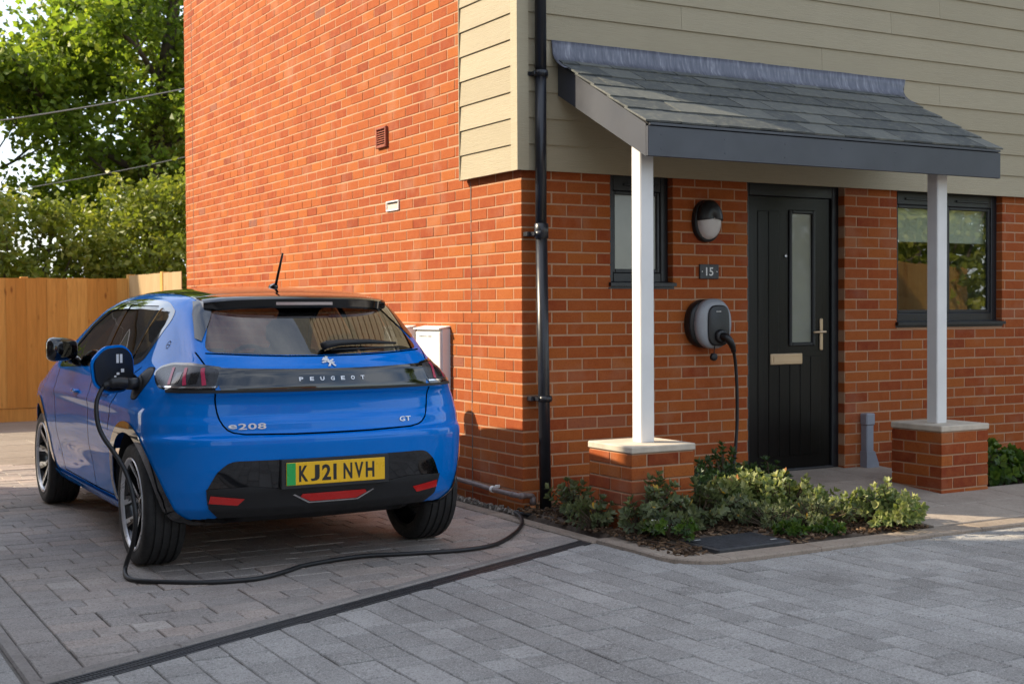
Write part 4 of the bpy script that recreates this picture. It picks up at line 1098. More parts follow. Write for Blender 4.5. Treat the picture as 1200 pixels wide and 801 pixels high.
def bushy(name, loc, rx, ry, h, label, mat, seed, n=120, per=40, size=0.12, clump=0.35, group=None, cat='shrub', z0=0.2):
    rn = random.Random(seed); o = empty(name, loc, 0, label, cat, group); tb = MB(); cs = []
    for i in range(n):
        a, u, zz = rn.uniform(0, 6.28), math.sqrt(rn.random()), rn.random()
        k = math.sqrt(max(0.05, 1-(abs(zz-0.45)/0.62)**2.2))
        c = (rx*k*u*math.cos(a), ry*k*u*math.sin(a), z0+zz*(h-z0)*(0.85+0.15*mnoise.noise(Vector((math.cos(a)*2, math.sin(a)*2, seed)))))
        cs.append(c)
        if i % 5 == 0: tb.tube([(c[0]*0.15, c[1]*0.15, -0.05), (c[0]*0.5, c[1]*0.5, c[2]*0.55), c], [0.035, 0.022, 0.006], 5, caps=False)
    tb.build('trunk', M['bark'], o)
    lb = MB(); leaf_cloud(lb, cs, [clump*rn.uniform(0.6, 1.3) for _ in cs], per, size, rn); lb.build('crown', M[mat], o, recalc=False)
    return o
tree('broadleaf_tree', (2.35, 18.0, 0), 12.0, 2.3, 'tall spreading green tree with an ivy clad trunk behind the fence', 'leaf_tree', 5, per=95, size=0.14, clump=0.66, limbs=17, first=0.14, trunk_r=0.22, ivy=True)
tree('broadleaf_tree', (-1.6, 19.5, 0), 7.6, 2.4, 'smaller dark tree standing left of the tall tree beyond the fence', 'leaf_tree', 9, per=64, size=0.14, clump=0.60, limbs=13, first=0.12, trunk_r=0.15)
tree('broadleaf_tree', (5.2, 22.0, 0), 12.5, 4.4, 'tall tree mostly hidden behind the brick house', 'leaf_tree', 12, per=30, size=0.22, clump=0.7, limbs=12, first=0.2, trunk_r=0.24)
bushy('hedge_shrub', (1.2, 13.2, 0), 1.5, 1.2, 3.7, 'pale yellow green bush rising above the corner of the fence', 'leaf_hedge', 3, n=260, per=62, size=0.10, clump=0.34)
bushy('hedge_shrub', (-0.9, 13.0, 0), 1.6, 1.1, 3.3, 'low rounded bush just showing over the long fence', 'leaf_hedge', 8, n=210, per=60, size=0.10, clump=0.33)
bushy('hedge_shrub', (-3.4, 13.4, 0), 1.8, 1.1, 2.9, 'dark bush behind the far end of the long fence', 'leaf_tree', 14, n=150, per=40, size=0.12, clump=0.36)

# overhead wires strung across in front of the tree, from a pole beyond the house to one off to the left
PL, PRt = np.array([-9.0, 12.4]), np.array([6.2, 14.6])
for (p, lab) in ((PL, 'short wooden pole carrying the overhead wires beyond the long fence'), (PRt, 'wooden pole carrying the overhead wires behind the house')):
    po = empty('wire_pole', (p[0], p[1], 0), 0, lab, 'pole', 'poles of the overhead wires')
    top = 3.2 if p is PL else 6.6
    MB().tube([(0, 0, -0.2), (0, 0, top)], [0.13, 0.09], 12).build('shaft', M['bark'], po)
    MB().box(-0.3, 0.3, -0.05, 0.05, top-0.32, top-0.22, b=0.01).build('cross_arm', M['bark'], po)
def wire(zl, zr, sag, lab, rad=0.008):
    pts = []
    for k in range(31):
        t = k/30; q = PL+(PRt-PL)*t; pts.append((q[0], q[1], zl+(zr-zl)*t-sag*4*t*(1-t)))
    MB().tube(pts, rad, 6).build('overhead_wire', M['wire_grey'], label=lab, cat='wire', group='overhead wires')
wire(2.93, 6.35, 0.6, 'upper overhead wire crossing in front of the tall tree', 0.011)
wire(1.98, 5.20, 0.6, 'lower overhead wire half hidden among the leaves')

# ------------------------------------------------------------------ neighbours beside and behind the camera (seen only as reflections and shade)
nb = empty('neighbour_house', (-7.0, 0, 0), 0, 'plain brown neighbouring house with tiled roof beside the drive', 'house')
MB().box(-6.0, 0.0, -9.0, 4.0, -0.1, 7.2).build('wall', M['render_grey'], nb)
MB().prism([(-9.2, 7.15), (4.12, 7.15), (4.12, 7.3), (-2.5, 9.6), (-9.2, 7.3)], -6.2, 0.08, axis='x').build('roof', M['roof_tile'], nb)
MB().box(-6.0, -0.002, 4.0, 6.28, -0.1, 4.5).build('side_wing', M['render_grey'], nb)
MB().prism([(4.0, 4.48), (6.34, 4.48), (6.34, 4.62), (4.0, 5.5)], -6.05, 0.05, axis='x').build('wing_roof', M['roof_tile'], nb)
for (y0, z0) in ((-5.5, 0.9), (-5.5, 3.7), (-1.8, 0.9), (-1.8, 3.7), (2.0, 3.7)):
    wo_ = MB().box(-0.02, 0.02, y0, y0+1.2, z0, z0+1.2).build('window', M['white_plastic'], nb)
    MB().box(0.015, 0.028, y0+0.06, y0+1.14, z0+0.06, z0+1.14).build('pane', M['frosted_glass'], nb)
oh = empty('opposite_house', (-2.0, -21.0, 0), 0, 'red brick house across the road with pale boarding above', 'house')
MB().box(-5.0, 6.0, -6.0, 0.0, -0.1, 2.7).build('wall', M['terracotta'], oh)
MB().box(-5.0, 6.0, -6.0, 0.02, 2.7, 5.2).build('boarding', M['clad'], oh)
MB().prism([(-6.3, 5.15), (0.3, 5.15), (0.3, 5.3), (-3, 7.6), (-6.3, 5.3)], -5.3, 6.3, axis='x').build('roof', M['roof_tile'], oh)
for (x0, z0, w_, h_) in ((-3.8, 0.9, 1.4, 1.2), (-3.8, 3.3, 1.4, 1.2), (2.6, 0.9, 1.6, 1.2), (2.6, 3.3, 1.6, 1.2), (-0.6, 0.0, 1.0, 2.1)):
    MB().box(x0, x0+w_, -0.02, 0.04, z0, z0+h_).build('window', M['white_plastic'], oh)
    MB().box(x0+0.06, x0+w_-0.06, 0.03, 0.052, z0+0.06, z0+h_-0.06).build('pane', M['frosted_glass'], oh)
fence('garden_fence', (9.3, -4.6), (6.3, -3.2), 1.8, 'fence', 'garden fence at the side of the road beyond the porch', 0.12, seed=17, boardw=0.13)
bushy('garden_bush', (9.6, -5.6, 0), 2.2, 1.5, 3.6, 'leafy bush behind the garden fence', 'leaf_hedge', 23, n=150, per=42, size=0.14, clump=0.4)
tree('street_tree', (13.5, -9.5, 0), 8.5, 2.6, 'street tree standing well beyond the garden fence', 'leaf_tree', 31, per=30, size=0.24, clump=0.7, limbs=10, trunk_r=0.18)
rh = empty('rear_house', (-6.6, 17.0, 0), R(-8), 'brown brick house with a tiled gable roof beyond the long fence', 'house')
MB().box(-3.4, 3.4, -3.0, 3.0, -0.1, 4.6).build('wall', M['render_grey'], rh)
MB().prism([(-3.6, 4.55), (3.6, 4.55), (3.6, 4.7), (0, 7.4), (-3.6, 4.7)], -3.2, 3.2, axis='y').build('roof', M['roof_tile'], rh)
for (x0, z0) in ((-2.2, 0.9), (0.9, 0.9), (-2.2, 3.0), (0.9, 3.0)):
    MB().box(x0, x0+1.2, -3.02, -2.98, z0, z0+1.1).build('window', M['white_plastic'], rh)
    MB().box(x0+0.06, x0+1.14, -3.03, -3.015, z0+0.06, z0+1.04).build('pane', M['frosted_glass'], rh)
# ------------------------------------------------------------------ the car
CAR_O = (-1.640, -0.35, 0.0); CAR_YAW = R(-0.3)
RB, RF = -0.62, 3.435                                  # rear and front bumper, y measured from the rear axle
WB = 2.54; WR = 0.312; ARCH = 0.365

def smooth_table(pts, lo, hi, sig, n=1200):
    xs = np.linspace(lo, hi, n); ys = np.interp(xs, [p[0] for p in pts], [p[1] for p in pts])
    dx = xs[1]-xs[0]; k = np.arange(-int(4*sig/dx), int(4*sig/dx)+1)*dx; g = np.exp(-0.5*(k/sig)**2); g /= g.sum()
    pad = len(k)//2
    yp = np.concatenate([ys[0]+(ys[1]-ys[0])*np.arange(-pad, 0), ys, ys[-1]+(ys[-1]-ys[-2])*np.arange(1, pad+1)])
    return xs, np.convolve(yp, g, 'valid')
T_TOP = smooth_table([(-0.9, 1.33), (-0.30, 1.366), (-0.10, 1.378), (0.2, 1.393), (0.6, 1.405), (1.0, 1.405), (1.3, 1.390), (1.55, 1.345), (1.75, 1.265), (2.42, 0.985), (2.55, 0.945), (2.9, 0.885), (3.2, 0.78), (3.4, 0.64), (3.6, 0.45)], -1.0, 3.8, 0.05)
T_REAR = smooth_table([(0.10, -0.34), (0.20, -0.42), (0.27, -0.52), (0.33, -0.578), (0.42, -0.605), (0.52, -0.618), (0.60, -0.624), (0.645, -0.628), (0.664, -0.622), (0.682, -0.592), (0.70, -0.586), (0.735, -0.582), (0.775, -0.564), (0.84, -0.562), (0.875, -0.574), (0.892, -0.592), (0.905, -0.597), (0.985, -0.574), (1.015, -0.545), (1.055, -0.500), (1.31, -0.150), (1.38, -0.045), (1.5, 0.15)], 0.0, 1.6, 0.0075)
T_FRONT = smooth_table([(0.1, 3.20), (0.22, 3.34), (0.35, 3.42), (0.5, 3.435), (0.65, 3.40), (0.8, 3.28), (1.0, 3.1), (1.5, 2.6)], 0.0, 1.6, 0.03)
T_HW = smooth_table([(0.10, 0.70), (0.20, 0.775), (0.28, 0.825), (0.40, 0.855), (0.55, 0.868), (0.70, 0.872), (0.80, 0.868), (0.88, 0.856), (0.94, 0.838), (0.985, 0.812), (1.02, 0.790), (1.10, 0.752), (1.20, 0.704), (1.30, 0.650), (1.37, 0.602), (1.5, 0.50)], 0.0, 1.6, 0.014)
T_BOT = smooth_table([(-0.8, 0.30), (-0.40, 0.235), (0.0, 0.20), (2.6, 0.19), (3.2, 0.21), (3.6, 0.30)], -1.0, 3.8, 0.08)
def tab(T, x): return np.interp(x, T[0], T[1])
def dtab(T, x, h=0.004): return (tab(T, x+h)-tab(T, x-h))/(2*h)
def smax(a, b, k): return 0.5*(a+b+np.sqrt((a-b)**2+k*k))-0.5*k*0.35
def sstep(a, b, x):
    t = np.clip((x-a)/(b-a), 0, 1); return t*t*(3-2*t)
def car_f(P):
    x, y, z = np.abs(P[..., 0]), P[..., 1], P[..., 2]
    up = sstep(0.74, 1.06, z)
    # half width, tapering to both ends; haunch over the wheels
    dr = np.clip((0.75-y)/1.4, 0, 1.4); df = np.clip((y-1.9)/1.5, 0, 1.2)
    hw = tab(T_HW, z)-0.012-(0.050+0.165*up)*dr**2.0-(0.12+0.10*up)*df**2.0
    hw = hw+0.014*np.exp(-((y-0.0)/0.45)**2)*np.exp(-((z-0.66)/0.16)**2)+0.012*np.exp(-((y-WB)/0.42)**2)*np.exp(-((z-0.66)/0.16)**2)
    hw = hw-0.018*np.exp(-((z-0.42)/0.09)**2)*np.exp(-((y-1.27)/0.75)**4)+0.010*np.exp(-((z-0.80)/0.035)**2)*np.exp(-((y-1.1)/1.3)**4)
    fw = x-hw
    top = tab(T_TOP, y)-0.085*x*x-0.10*np.clip(x-0.3, 0, 1)**2; ft = (z-top)/np.sqrt(1+dtab(T_TOP, y)**2)
    rc = (0.11+0.06*up)*(x/0.8)**2+0.15*np.clip(x/0.84, 0, 1.3)**6
    rear = tab(T_REAR, z)+rc; fr = (rear-y)/np.sqrt(1+dtab(T_REAR, z)**2)
    fc = 0.16*(x/0.8)**2+0.20*np.clip(x/0.86, 0, 1.3)**6
    ff = (y-(tab(T_FRONT, z)-fc))/np.sqrt(1+dtab(T_FRONT, z)**2)
    fb = tab(T_BOT, y)-z
    a = smax(fw, ft, 0.055); b = smax(fr, ff, 0.03)
    return smax(smax(a, b, 0.05), fb, 0.05)
def car_n(P, h=0.003):
    g = np.stack([car_f(P+np.eye(3)[i]*h)-car_f(P-np.eye(3)[i]*h) for i in range(3)], axis=-1)
    return g/(np.linalg.norm(g, axis=-1, keepdims=True)+1e-12)
def car_project(P):
    """move points onto the surface along the gradient"""
    P = P.copy()
    for _ in range(6):
        f = car_f(P); n = car_n(P); P -= n*np.clip(f, -0.05, 0.05)[..., None]
    return P

def car_grid(nx=84, ny=190, nz=96):
    """points of a box blown out onto the body surface, as six grids merged"""
    lo = np.array([-0.80, RB+0.03, 0.26]); hi = np.array([0.80, RF-0.05, 1.25]); V = []; F = []
    def face(axis, val, a, b, na, nb, flip):
        base = sum(len(q) for q in V); g = np.zeros((na, nb, 3))
        ua = np.linspace(0, 1, na); ub = np.linspace(0, 1, nb)
        A, B = np.meshgrid(ua, ub, indexing='ij')
        g[..., axis] = val; g[..., a] = lo[a]+(hi[a]-lo[a])*A; g[..., b] = lo[b]+(hi[b]-lo[b])*B
        V.append(g.reshape(-1, 3))
        i = np.arange((na-1)*(nb-1)); r, c = i//(nb-1), i % (nb-1); q = base+r*nb+c
        fc = np.stack([q, q+nb, q+nb+1, q+1], axis=1)
        F.append(fc[:, ::-1] if flip else fc)
    for s in (0, 1):
        face(0, (lo, hi)[s][0], 1, 2, ny, nz, s == 0); face(1, (lo, hi)[s][1], 0, 2, nx, nz, s == 1); face(2, (lo, hi)[s][2], 0, 1, nx, ny, s == 0)
    V = np.concatenate(V); F = np.concatenate(F)
    C = np.zeros_like(V); C[:, 1] = np.clip(V[:, 1], 0.25, 2.5); C[:, 2] = 0.66
    C[:, 1] = 0.45+(V[:, 1]-lo[1])/(hi[1]-lo[1])*1.75
    D = V-C; a = np.full(len(V), 0.2); b = np.full(len(V), 2.2)
    for _ in range(34):
        m = (a+b)/2; ins = car_f(C+D*m[:, None]) < 0; a = np.where(ins, m, a); b = np.where(ins, b, m)
    return C+D*((a+b)/2)[:, None], F
CV, CF = car_grid()
bm0 = bmesh.new()
_vs = [bm0.verts.new(v) for v in CV]
for q in CF: bm0.faces.new([_vs[i] for i in q])
bmesh.ops.remove_doubles(bm0, verts=bm0.verts, dist=0.0004)
bmesh.ops.recalc_face_normals(bm0, faces=bm0.faces)

def pt_in(poly, u, v):
    ins = False; n = len(poly); j = n-1
    for i in range(n):
        if (poly[i][1] > v) != (poly[j][1] > v) and u < (poly[j][0]-poly[i][0])*(v-poly[i][1])/(poly[j][1]-poly[i][1])+poly[i][0]: ins = not ins
        j = i
    return ins
VIEWS = {'rear': (Vector((1, 0, 0)), Vector((0, 1, 0))), 'left': (Vector((0, -1, 0)), Vector((1, 0, 0))), 'right': (Vector((0, 1, 0)), Vector((-1, 0, 0))),
         'front': (Vector((-1, 0, 0)), Vector((0, -1, 0))), 'rl': (Vector((0.7071, -0.7071, 0)), Vector((0.7071, 0.7071, 0))), 'rr': (Vector((0.7071, 0.7071, 0)), Vector((-0.7071, 0.7071, 0))),
         'top': (Vector((1, 0, 0)), Vector((0, 0, -1)))}
def uv_of(co, view):
    rt, dr_ = VIEWS[view]
    return (co.dot(rt), co.y if view == 'top' else co.z)
def cut_region(bm, poly, view, flt=None):
    """split the faces of bm along the outline of poly (seen in `view`); returns the faces inside"""
    rt, dr_ = VIEWS[view]; up = Vector((0, 1, 0)) if view == 'top' else Vector((0, 0, 1))
    us = [p[0] for p in poly]; vs = [p[1] for p in poly]; m = 0.05
    def cand():
        out = []
        for f in bm.faces:
            c = f.calc_center_median(); u, v = uv_of(c, view)
            if min(us)-m < u < max(us)+m and min(vs)-m < v < max(vs)+m and f.normal.dot(dr_) < 0.05 and (flt is None or flt(c)): out.append(f)
        return out
    fs = cand(); n = len(poly)
    for i in range(n):
        a, b = poly[i], poly[(i+1) % n]; L_ = math.hypot(b[0]-a[0], b[1]-a[1])
        if L_ < 1e-5: continue
        # only faces close to this edge
        loc = []
        for f in fs:
            if not f.is_valid: continue
            c = f.calc_center_median(); u, v = uv_of(c, view)
            t = ((u-a[0])*(b[0]-a[0])+(v-a[1])*(b[1]-a[1]))/L_; d = abs((u-a[0])*(b[1]-a[1])-(v-a[1])*(b[0]-a[0]))/L_
            if -0.05 < t < L_+0.05 and d < 0.05: loc.append(f)
        if not loc: continue
        geom = set(loc)
        for f in loc: geom.update(f.edges); geom.update(f.verts)
        nrm = rt*(b[1]-a[1])-up*(b[0]-a[0]); co = rt*a[0]+up*a[1]
        r = bmesh.ops.bisect_plane(bm, geom=list(geom), dist=1e-6, plane_co=co, plane_no=nrm.normalized())
        fs = [f for f in fs if f.is_valid]; known = set(fs)
        for gq in r['geom']:
            if isinstance(gq, bmesh.types.BMFace) and gq.is_valid and gq not in known: fs.append(gq); known.add(gq)
    out = []
    for f in fs:
        if not f.is_valid: continue
        u, v = uv_of(f.calc_center_median(), view)
        if pt_in(poly, u, v): out.append(f)
    return out
def sub_bm(poly, view, flt=None, margin=0.07):
    """copy of the base body faces near a polygon"""
    us = [p[0] for p in poly]; vs = [p[1] for p in poly]; dr_ = VIEWS[view][1]; bm = bmesh.new(); vm = {}
    U_ = FCEN @ np.array(VIEWS[view][0]); V_ = FCEN[:, 1 if view == 'top' else 2]
    sel = np.nonzero((U_ > min(us)-margin) & (U_ < max(us)+margin) & (V_ > min(vs)-margin) & (V_ < max(vs)+margin) & (FNRM @ np.array(dr_) < 0.05))[0]
    for i_ in sel:
        f = bm0.faces[int(i_)]
        if flt is None or flt(Vector(FCEN[i_])):
            vv = []
            for q in f.verts:
                if q.index not in vm: vm[q.index] = bm.verts.new(q.co)
                vv.append(vm[q.index])
            bm.faces.new(vv)
    bm.normal_update()
    return bm
bm0.verts.index_update(); bm0.faces.ensure_lookup_table()
FCEN = np.array([f.calc_center_median()[:] for f in bm0.faces]); FNRM = np.array([f.normal[:] for f in bm0.faces])
def finish(bm, name, mat, parent, off=0.0, thick=0.0, fix=True):
    """write the bmesh as a part; vertices sit `off` metres proud of the body, shading normals come from the smooth surface"""
    me = bpy.data.meshes.new(name); bmesh.ops.triangulate(bm, faces=[f for f in bm.faces if len(f.verts) > 4]); bm.to_mesh(me); bm.free()
    n = len(me.vertices); co = np.empty(n*3); me.vertices.foreach_get('co', co); co = co.reshape(-1, 3)
    P = car_project(co) if fix else co
    nr = car_n(P); me.vertices.foreach_set('co', (P+nr*off).ravel())
    me.polygons.foreach_set('use_smooth', [True]*len(me.polygons)); me.update()
    me.normals_split_custom_set_from_vertices([tuple(q) for q in nr])
    at = me.attributes.new('rnd', 'FLOAT', 'FACE'); at.data.foreach_set('value', np.full(len(me.polygons), 0.5, dtype=np.float32))
    me.materials.append(mat)
    return obj_of(me, name, parent)
def panel(name, poly, view, mat, parent, off=0.003, flt=None, holes=()):
    bm = sub_bm(poly, view, flt); ins = set(cut_region(bm, poly, view, flt))
    bmesh.ops.delete(bm, geom=[f for f in bm.faces if f not in ins], context='FACES')
    for h in holes:
        bm.normal_update(); k = cut_region(bm, h, view, flt); bmesh.ops.delete(bm, geom=k, context='FACES')
    return finish(bm, name, mat, parent, off)
def ribbon(pts, wd):
    """outline of a thin line through 2D points"""
    P = [np.array(p, float) for p in pts]; L_, R_ = [], []
    for i in range(len(P)):
        t = P[min(i+1, len(P)-1)]-P[max(i-1, 0)]; t /= np.linalg.norm(t)+1e-9; n = np.array([-t[1], t[0]])*wd/2
        L_.append(tuple(P[i]+n)); R_.append(tuple(P[i]-n))
    return L_+R_[::-1]
def seam(name, pts, view, parent, mat, wd=0.006, off=0.0012, flt=None):
    """panel gap: drawn as short joined strips on the body"""
    bmA = bmesh.new()
    for i in range(len(pts)-1):
        a, b = np.array(pts[i], float), np.array(pts[i+1], float)
        k = max(1, int(np.linalg.norm(b-a)/0.02)); 
    q = spline2(pts); rt, dr_ = VIEWS[view]; V_ = []; 
    out = MB(); rows = []
    for i, p in enumerate(q):
        t = np.array(q[min(i+1, len(q)-1)])-np.array(q[max(i-1, 0)]); t = t/(np.linalg.norm(t)+1e-9); n = np.array([-t[1], t[0]])*wd/2
        for s in (-1, 1):
            u, v = p[0]+n[0]*s, p[1]+n[1]*s; rows.append((u, v))
    X = cast(rows, view, flt)
    f = [(2*i, 2*i+1, 2*i+3, 2*i+2) for i in range(len(q)-1)]
    bmA.free()
    me = MB().add([tuple(p) for p in X], f, smooth=True).mesh(name, mat, recalc=False)
    nr = car_n(X); me.vertices.foreach_set('co', (X+nr*off).ravel()); me.update(); me.normals_split_custom_set_from_vertices([tuple(w_) for w_ in nr])
    return obj_of(me, name, parent)
def spline2(pts, step=0.02):
    out = []
    for a, b in zip(pts[:-1], pts[1:]):
        k = max(1, int(math.hypot(b[0]-a[0], b[1]-a[1])/step))
        out += [(a[0]+(b[0]-a[0])*i/k, a[1]+(b[1]-a[1])*i/k) for i in range(k)]
    return out+[tuple(pts[-1])]
def cast(uv, view, flt=None, start=-3.0, end=1.2):
    """first hit of the body seen in `view` for 2D points"""
    rt, dr_ = VIEWS[view]; rt = np.array(rt); d = np.array(dr_); uv = np.array(uv, float)
    up = np.array([0, 1.0, 0]) if view == 'top' else np.array([0, 0, 1.0])
    B = uv[:, :1]*rt+uv[:, 1:]*up
    s = np.linspace(-6, 4, 500) if view != 'top' else np.linspace(-3, 1, 300)
    F_ = np.stack([car_f(B+d*q) for q in s], axis=1) < 0
    first = F_.argmax(axis=1); lo = s[np.maximum(first-1, 0)]; hi = s[first]
    for _ in range(30):
        m = (lo+hi)/2; ins = car_f(B+d*m[:, None]) < 0; hi = np.where(ins, m, hi); lo = np.where(ins, lo, m)
    return B+d*hi[:, None]

# --- car materials
def paint_mat():
    t = NT('blue_car_paint'); c = t.coord(); n = t.noise(c, 900, 1)
    col = t.mix(t.ramp(n, [(0.45, (0, 0, 0)), (0.65, (1, 1, 1))]), (0.0002, 0.160, 0.60), (0.0004, 0.215, 0.72))
    return t.done(t.bsdf(col, 0.42, 0.15, None, spec=0.0, coat=0.85, coat_rough=0.010, Coat_IOR=1.42))
M['paint'] = paint_mat()
M['gloss_black'] = plain('gloss_black', (0.004, 0.004, 0.005), 0.06, vary=0.1, bump=0, coat=1.0)
M['matt_black'] = plain('matt_black_trim', (0.013, 0.013, 0.014), 0.55, vary=0.15, bump=0.08, bscale=400)
M['seam'] = plain('panel_gap', (0.002, 0.002, 0.003), 0.9, vary=0, bump=0)
M['car_glass'] = glass_mat('tinted_car_glass', (0.20, 0.21, 0.21), 1.05)
M['lining'] = plain('cabin_lining', (0.020, 0.020, 0.021), 0.9, vary=0.1, bump=0)
M['seat'] = plain('seat_fabric', (0.025, 0.025, 0.028), 0.85, vary=0.2, bump=0.2)
M['lamp_red'] = plain('lamp_red', (0.55, 0.012, 0.010), 0.18, vary=0.05, bump=0, coat=0.8)
M['lamp_claw'] = plain('lamp_claw_red', (0.45, 0.035, 0.085), 0.25, vary=0.05, bump=0)
M['lamp_smoke'] = glass_mat('smoked_lamp_cover', (0.42, 0.40, 0.41), 1.5)
M['lamp_inner'] = plain('lamp_housing', (0.040, 0.040, 0.045), 0.3, vary=0.3, nscale=30, bump=0)
M['tyre'] = plain('tyre_rubber', (0.017, 0.0165, 0.016), 0.72, vary=0.3, nscale=20, bump=0.15)
M['rim_black'] = plain('black_wheel', (0.010, 0.010, 0.011), 0.25, vary=0.1, bump=0, coat=0.5)
M['rim_cut'] = plain('machined_wheel_face', (0.60, 0.60, 0.61), 0.30, 0.45, vary=0.05, bump=0)
M['plate_yellow'] = plain('plate_yellow', (0.90, 0.50, 0.010), 0.3, vary=0.02, bump=0.01)
M['plate_green'] = plain('plate_green', (0.02, 0.38, 0.08), 0.3, vary=0.02, bump=0)
M['badge'] = plain('badge_silver', (0.72, 0.72, 0.73), 0.3, 0.35, vary=0.03, bump=0)
M['plate_ink'] = plain('plate_ink', (0.012, 0.012, 0.012), 0.4, vary=0, bump=0)

car = empty('car', CAR_O, CAR_YAW, 'bright blue hatchback with black roof on charge, parked beside the brick wall', 'car')
lens_side = lambda c: True
# outlines of the glass (side outlines in (+-y, z), rear ones in (x, z))
SIDE_DLO = [(0.155, 1.045), (0.235, 1.022), (0.90, 1.000), (1.86, 0.965), (1.90, 0.985), (1.55, 1.205), (1.30, 1.300), (1.05, 1.335), (0.62, 1.338), (0.22, 1.318), (0.075, 1.272), (0.060, 1.235)]
SIDE_DLO = round_poly(SIDE_DLO, [0.05, 0.04, 0, 0.03, 0.03, 0.1, 0.12, 0.1, 0.1, 0.08, 0.06, 0.05], 4)
REAR_GLASS = round_poly([(-0.580, 1.088), (0.580, 1.088), (0.460, 1.332), (-0.460, 1.332)], [0.05, 0.05, 0.03, 0.03], 4)
REAR_GLASS = [(u, v-0.022*(1-(u/0.60)**2) if v < 1.15 else v) for u, v in spline2(REAR_GLASS+[REAR_GLASS[0]], 0.08)[:-1]]
WSCREEN = round_poly([(-0.66, 1.0), (0.66, 1.0), (0.50, 1.335), (-0.50, 1.335)], 0.06, 4)
def circ(cy, r, n=40): return [(cy+r*math.cos(2*math.pi*k/n), 0.318+r*math.sin(2*math.pi*k/n)) for k in range(n)]
left = lambda pts: [(-p[0], p[1]) for p in pts]        # (y, z) -> coordinates of the 'left' view
bmb = bm0.copy()
sidef = lambda c: abs(c.x) > 0.42
for view, tr in (('left', left), ('right', lambda p: p)):
    for poly in (SIDE_DLO, circ(0.0, ARCH), circ(WB, ARCH)):
        bmb.normal_update(); ins = cut_region(bmb, tr(poly), view, (lambda c: c.x < -0.42) if view == 'left' else (lambda c: c.x > 0.42))
        bmesh.ops.delete(bmb, geom=ins, context='FACES')
bmb.normal_update(); bmesh.ops.delete(bmb, geom=cut_region(bmb, REAR_GLASS, 'rear', lambda c: c.y < 0.3), context='FACES')
bmb.normal_update(); bmesh.ops.delete(bmb, geom=cut_region(bmb, [(-u, v) for u, v in WSCREEN], 'front', lambda c: c.y > 1.3), context='FACES')
# the underside between the wheels is left to the dark floor
bmesh.ops.delete(bmb, geom=[f for f in bmb.faces if f.normal.z < -0.8 and abs(f.calc_center_median().x) < 0.70], context='FACES')
lin = bmb.copy()
finish(bmb, 'body', M['paint'], car, 0.0)
bmesh.ops.delete(lin, geom=[f for f in lin.faces if f.calc_center_median().z < 0.80], context='FACES')
finish(lin, 'cabin_lining', M['lining'], car, -0.028)

# glass
q_back = [(0.155, 1.045), (0.235, 1.022), (0.315, 1.019), (0.275, 1.322), (0.22, 1.318), (0.075, 1.272), (0.060, 1.235)]
q_rear = [(0.335, 1.019), (0.86, 1.001), (0.905, 1.336), (0.62, 1.338), (0.295, 1.323)]
q_frnt = [(0.935, 0.999), (1.86, 0.965), (1.90, 0.985), (1.55, 1.205), (1.30, 1.300), (1.05, 1.335), (0.975, 1.335)]
def shrink(poly, d=0.012):
    c = np.mean(np.array(poly), axis=0); out = []
    for p in poly:
        v = np.array(p)-c; l = np.linalg.norm(v); out.append(tuple(c+v*(l-d)/l))
    return out
for view, tr in (('left', left), ('right', lambda p: p)):
    fl_ = (lambda c: c.x < -0.42) if view == 'left' else (lambda c: c.x > 0.42)
    panel('side_window', tr(round_poly(shrink(q_frnt), 0.02, 3)), view, M['car_glass'], car, -0.002, fl_)
    panel('side_window', tr(round_poly(shrink(q_rear), 0.02, 3)), view, M['car_glass'], car, -0.002, fl_)
    panel('quarter_window', tr(round_poly(shrink(q_back), 0.03, 3)), view, M['car_glass'], car, -0.002, fl_)
    big = [(0.135, 1.030), (0.225, 1.005), (0.90, 0.983), (1.92, 0.945), (1.95, 0.972), (1.58, 1.222), (1.31, 1.320), (1.05, 1.355), (0.62, 1.358), (0.21, 1.338), (0.052, 1.288), (0.034, 1.238)]
    big = round_poly(big, [0.06, 0.05, 0, 0.03, 0.03, 0.1, 0.12, 0.1, 0.1, 0.09, 0.07, 0.06], 4)
    panel('window_surround', tr(big), view, M['gloss_black'], car, 0.002, fl_, holes=[tr(round_poly(shrink(q, 0.016), 0.02, 3)) for q in (q_frnt, q_rear, q_back)])
panel('windscreen', [(-u, v) for u, v in WSCREEN], 'front', M['car_glass'], car, 0.001, lambda c: c.y > 1.3)
panel('rear_window', REAR_GLASS, 'rear', M['car_glass'], car, 0.001, lambda c: c.y < 0.3)
rg_out = [(u*1.0, v) for u, v in REAR_GLASS]
# black roof
roof_poly = round_poly([(-0.505, -0.12), (0.505, -0.12), (0.535, 0.5), (0.52, 1.45), (-0.52, 1.45), (-0.535, 0.5)], [0.05, 0.05, 0.3, 0.1, 0.1, 0.3], 4)
panel('roof_panel', roof_poly, 'top', M['gloss_black'], car, 0.002, lambda c: c.z > 1.2)

# roof spoiler with its side fins
sp = MB(); n = 28; prof = [(0.08, 0.002), (0.03, 0.004), (-0.10, 0.006), (-0.19, 0.003), (-0.222, -0.004), (-0.230, -0.012), (-0.226, -0.050), (-0.216, -0.060), (-0.13, -0.062), (-0.05, -0.066)]
v = []; f = []
for k in range(n+1):
    x = -0.505+1.01*k/n; e = (abs(x)/0.505)
    yo = 0.085*e**2.2+0.03*e**8
    for (dy, dz) in prof:
        yy = dy+yo; zt = float(tab(T_TOP, np.array(max(yy, -0.05))))+(0.10*(yy+0.05) if yy < -0.05 else 0)-0.085*x*x-0.10*max(0, abs(x)-0.3)**2
        v.append((x, yy, zt+dz-0.006*e**6))
m = len(prof)
for k in range(n):
    for j in range(m-1): f.append((k*m+j, (k+1)*m+j, (k+1)*m+j+1, k*m+j+1))
f += [tuple(range(m)), tuple(n*m+j for j in range(m))]
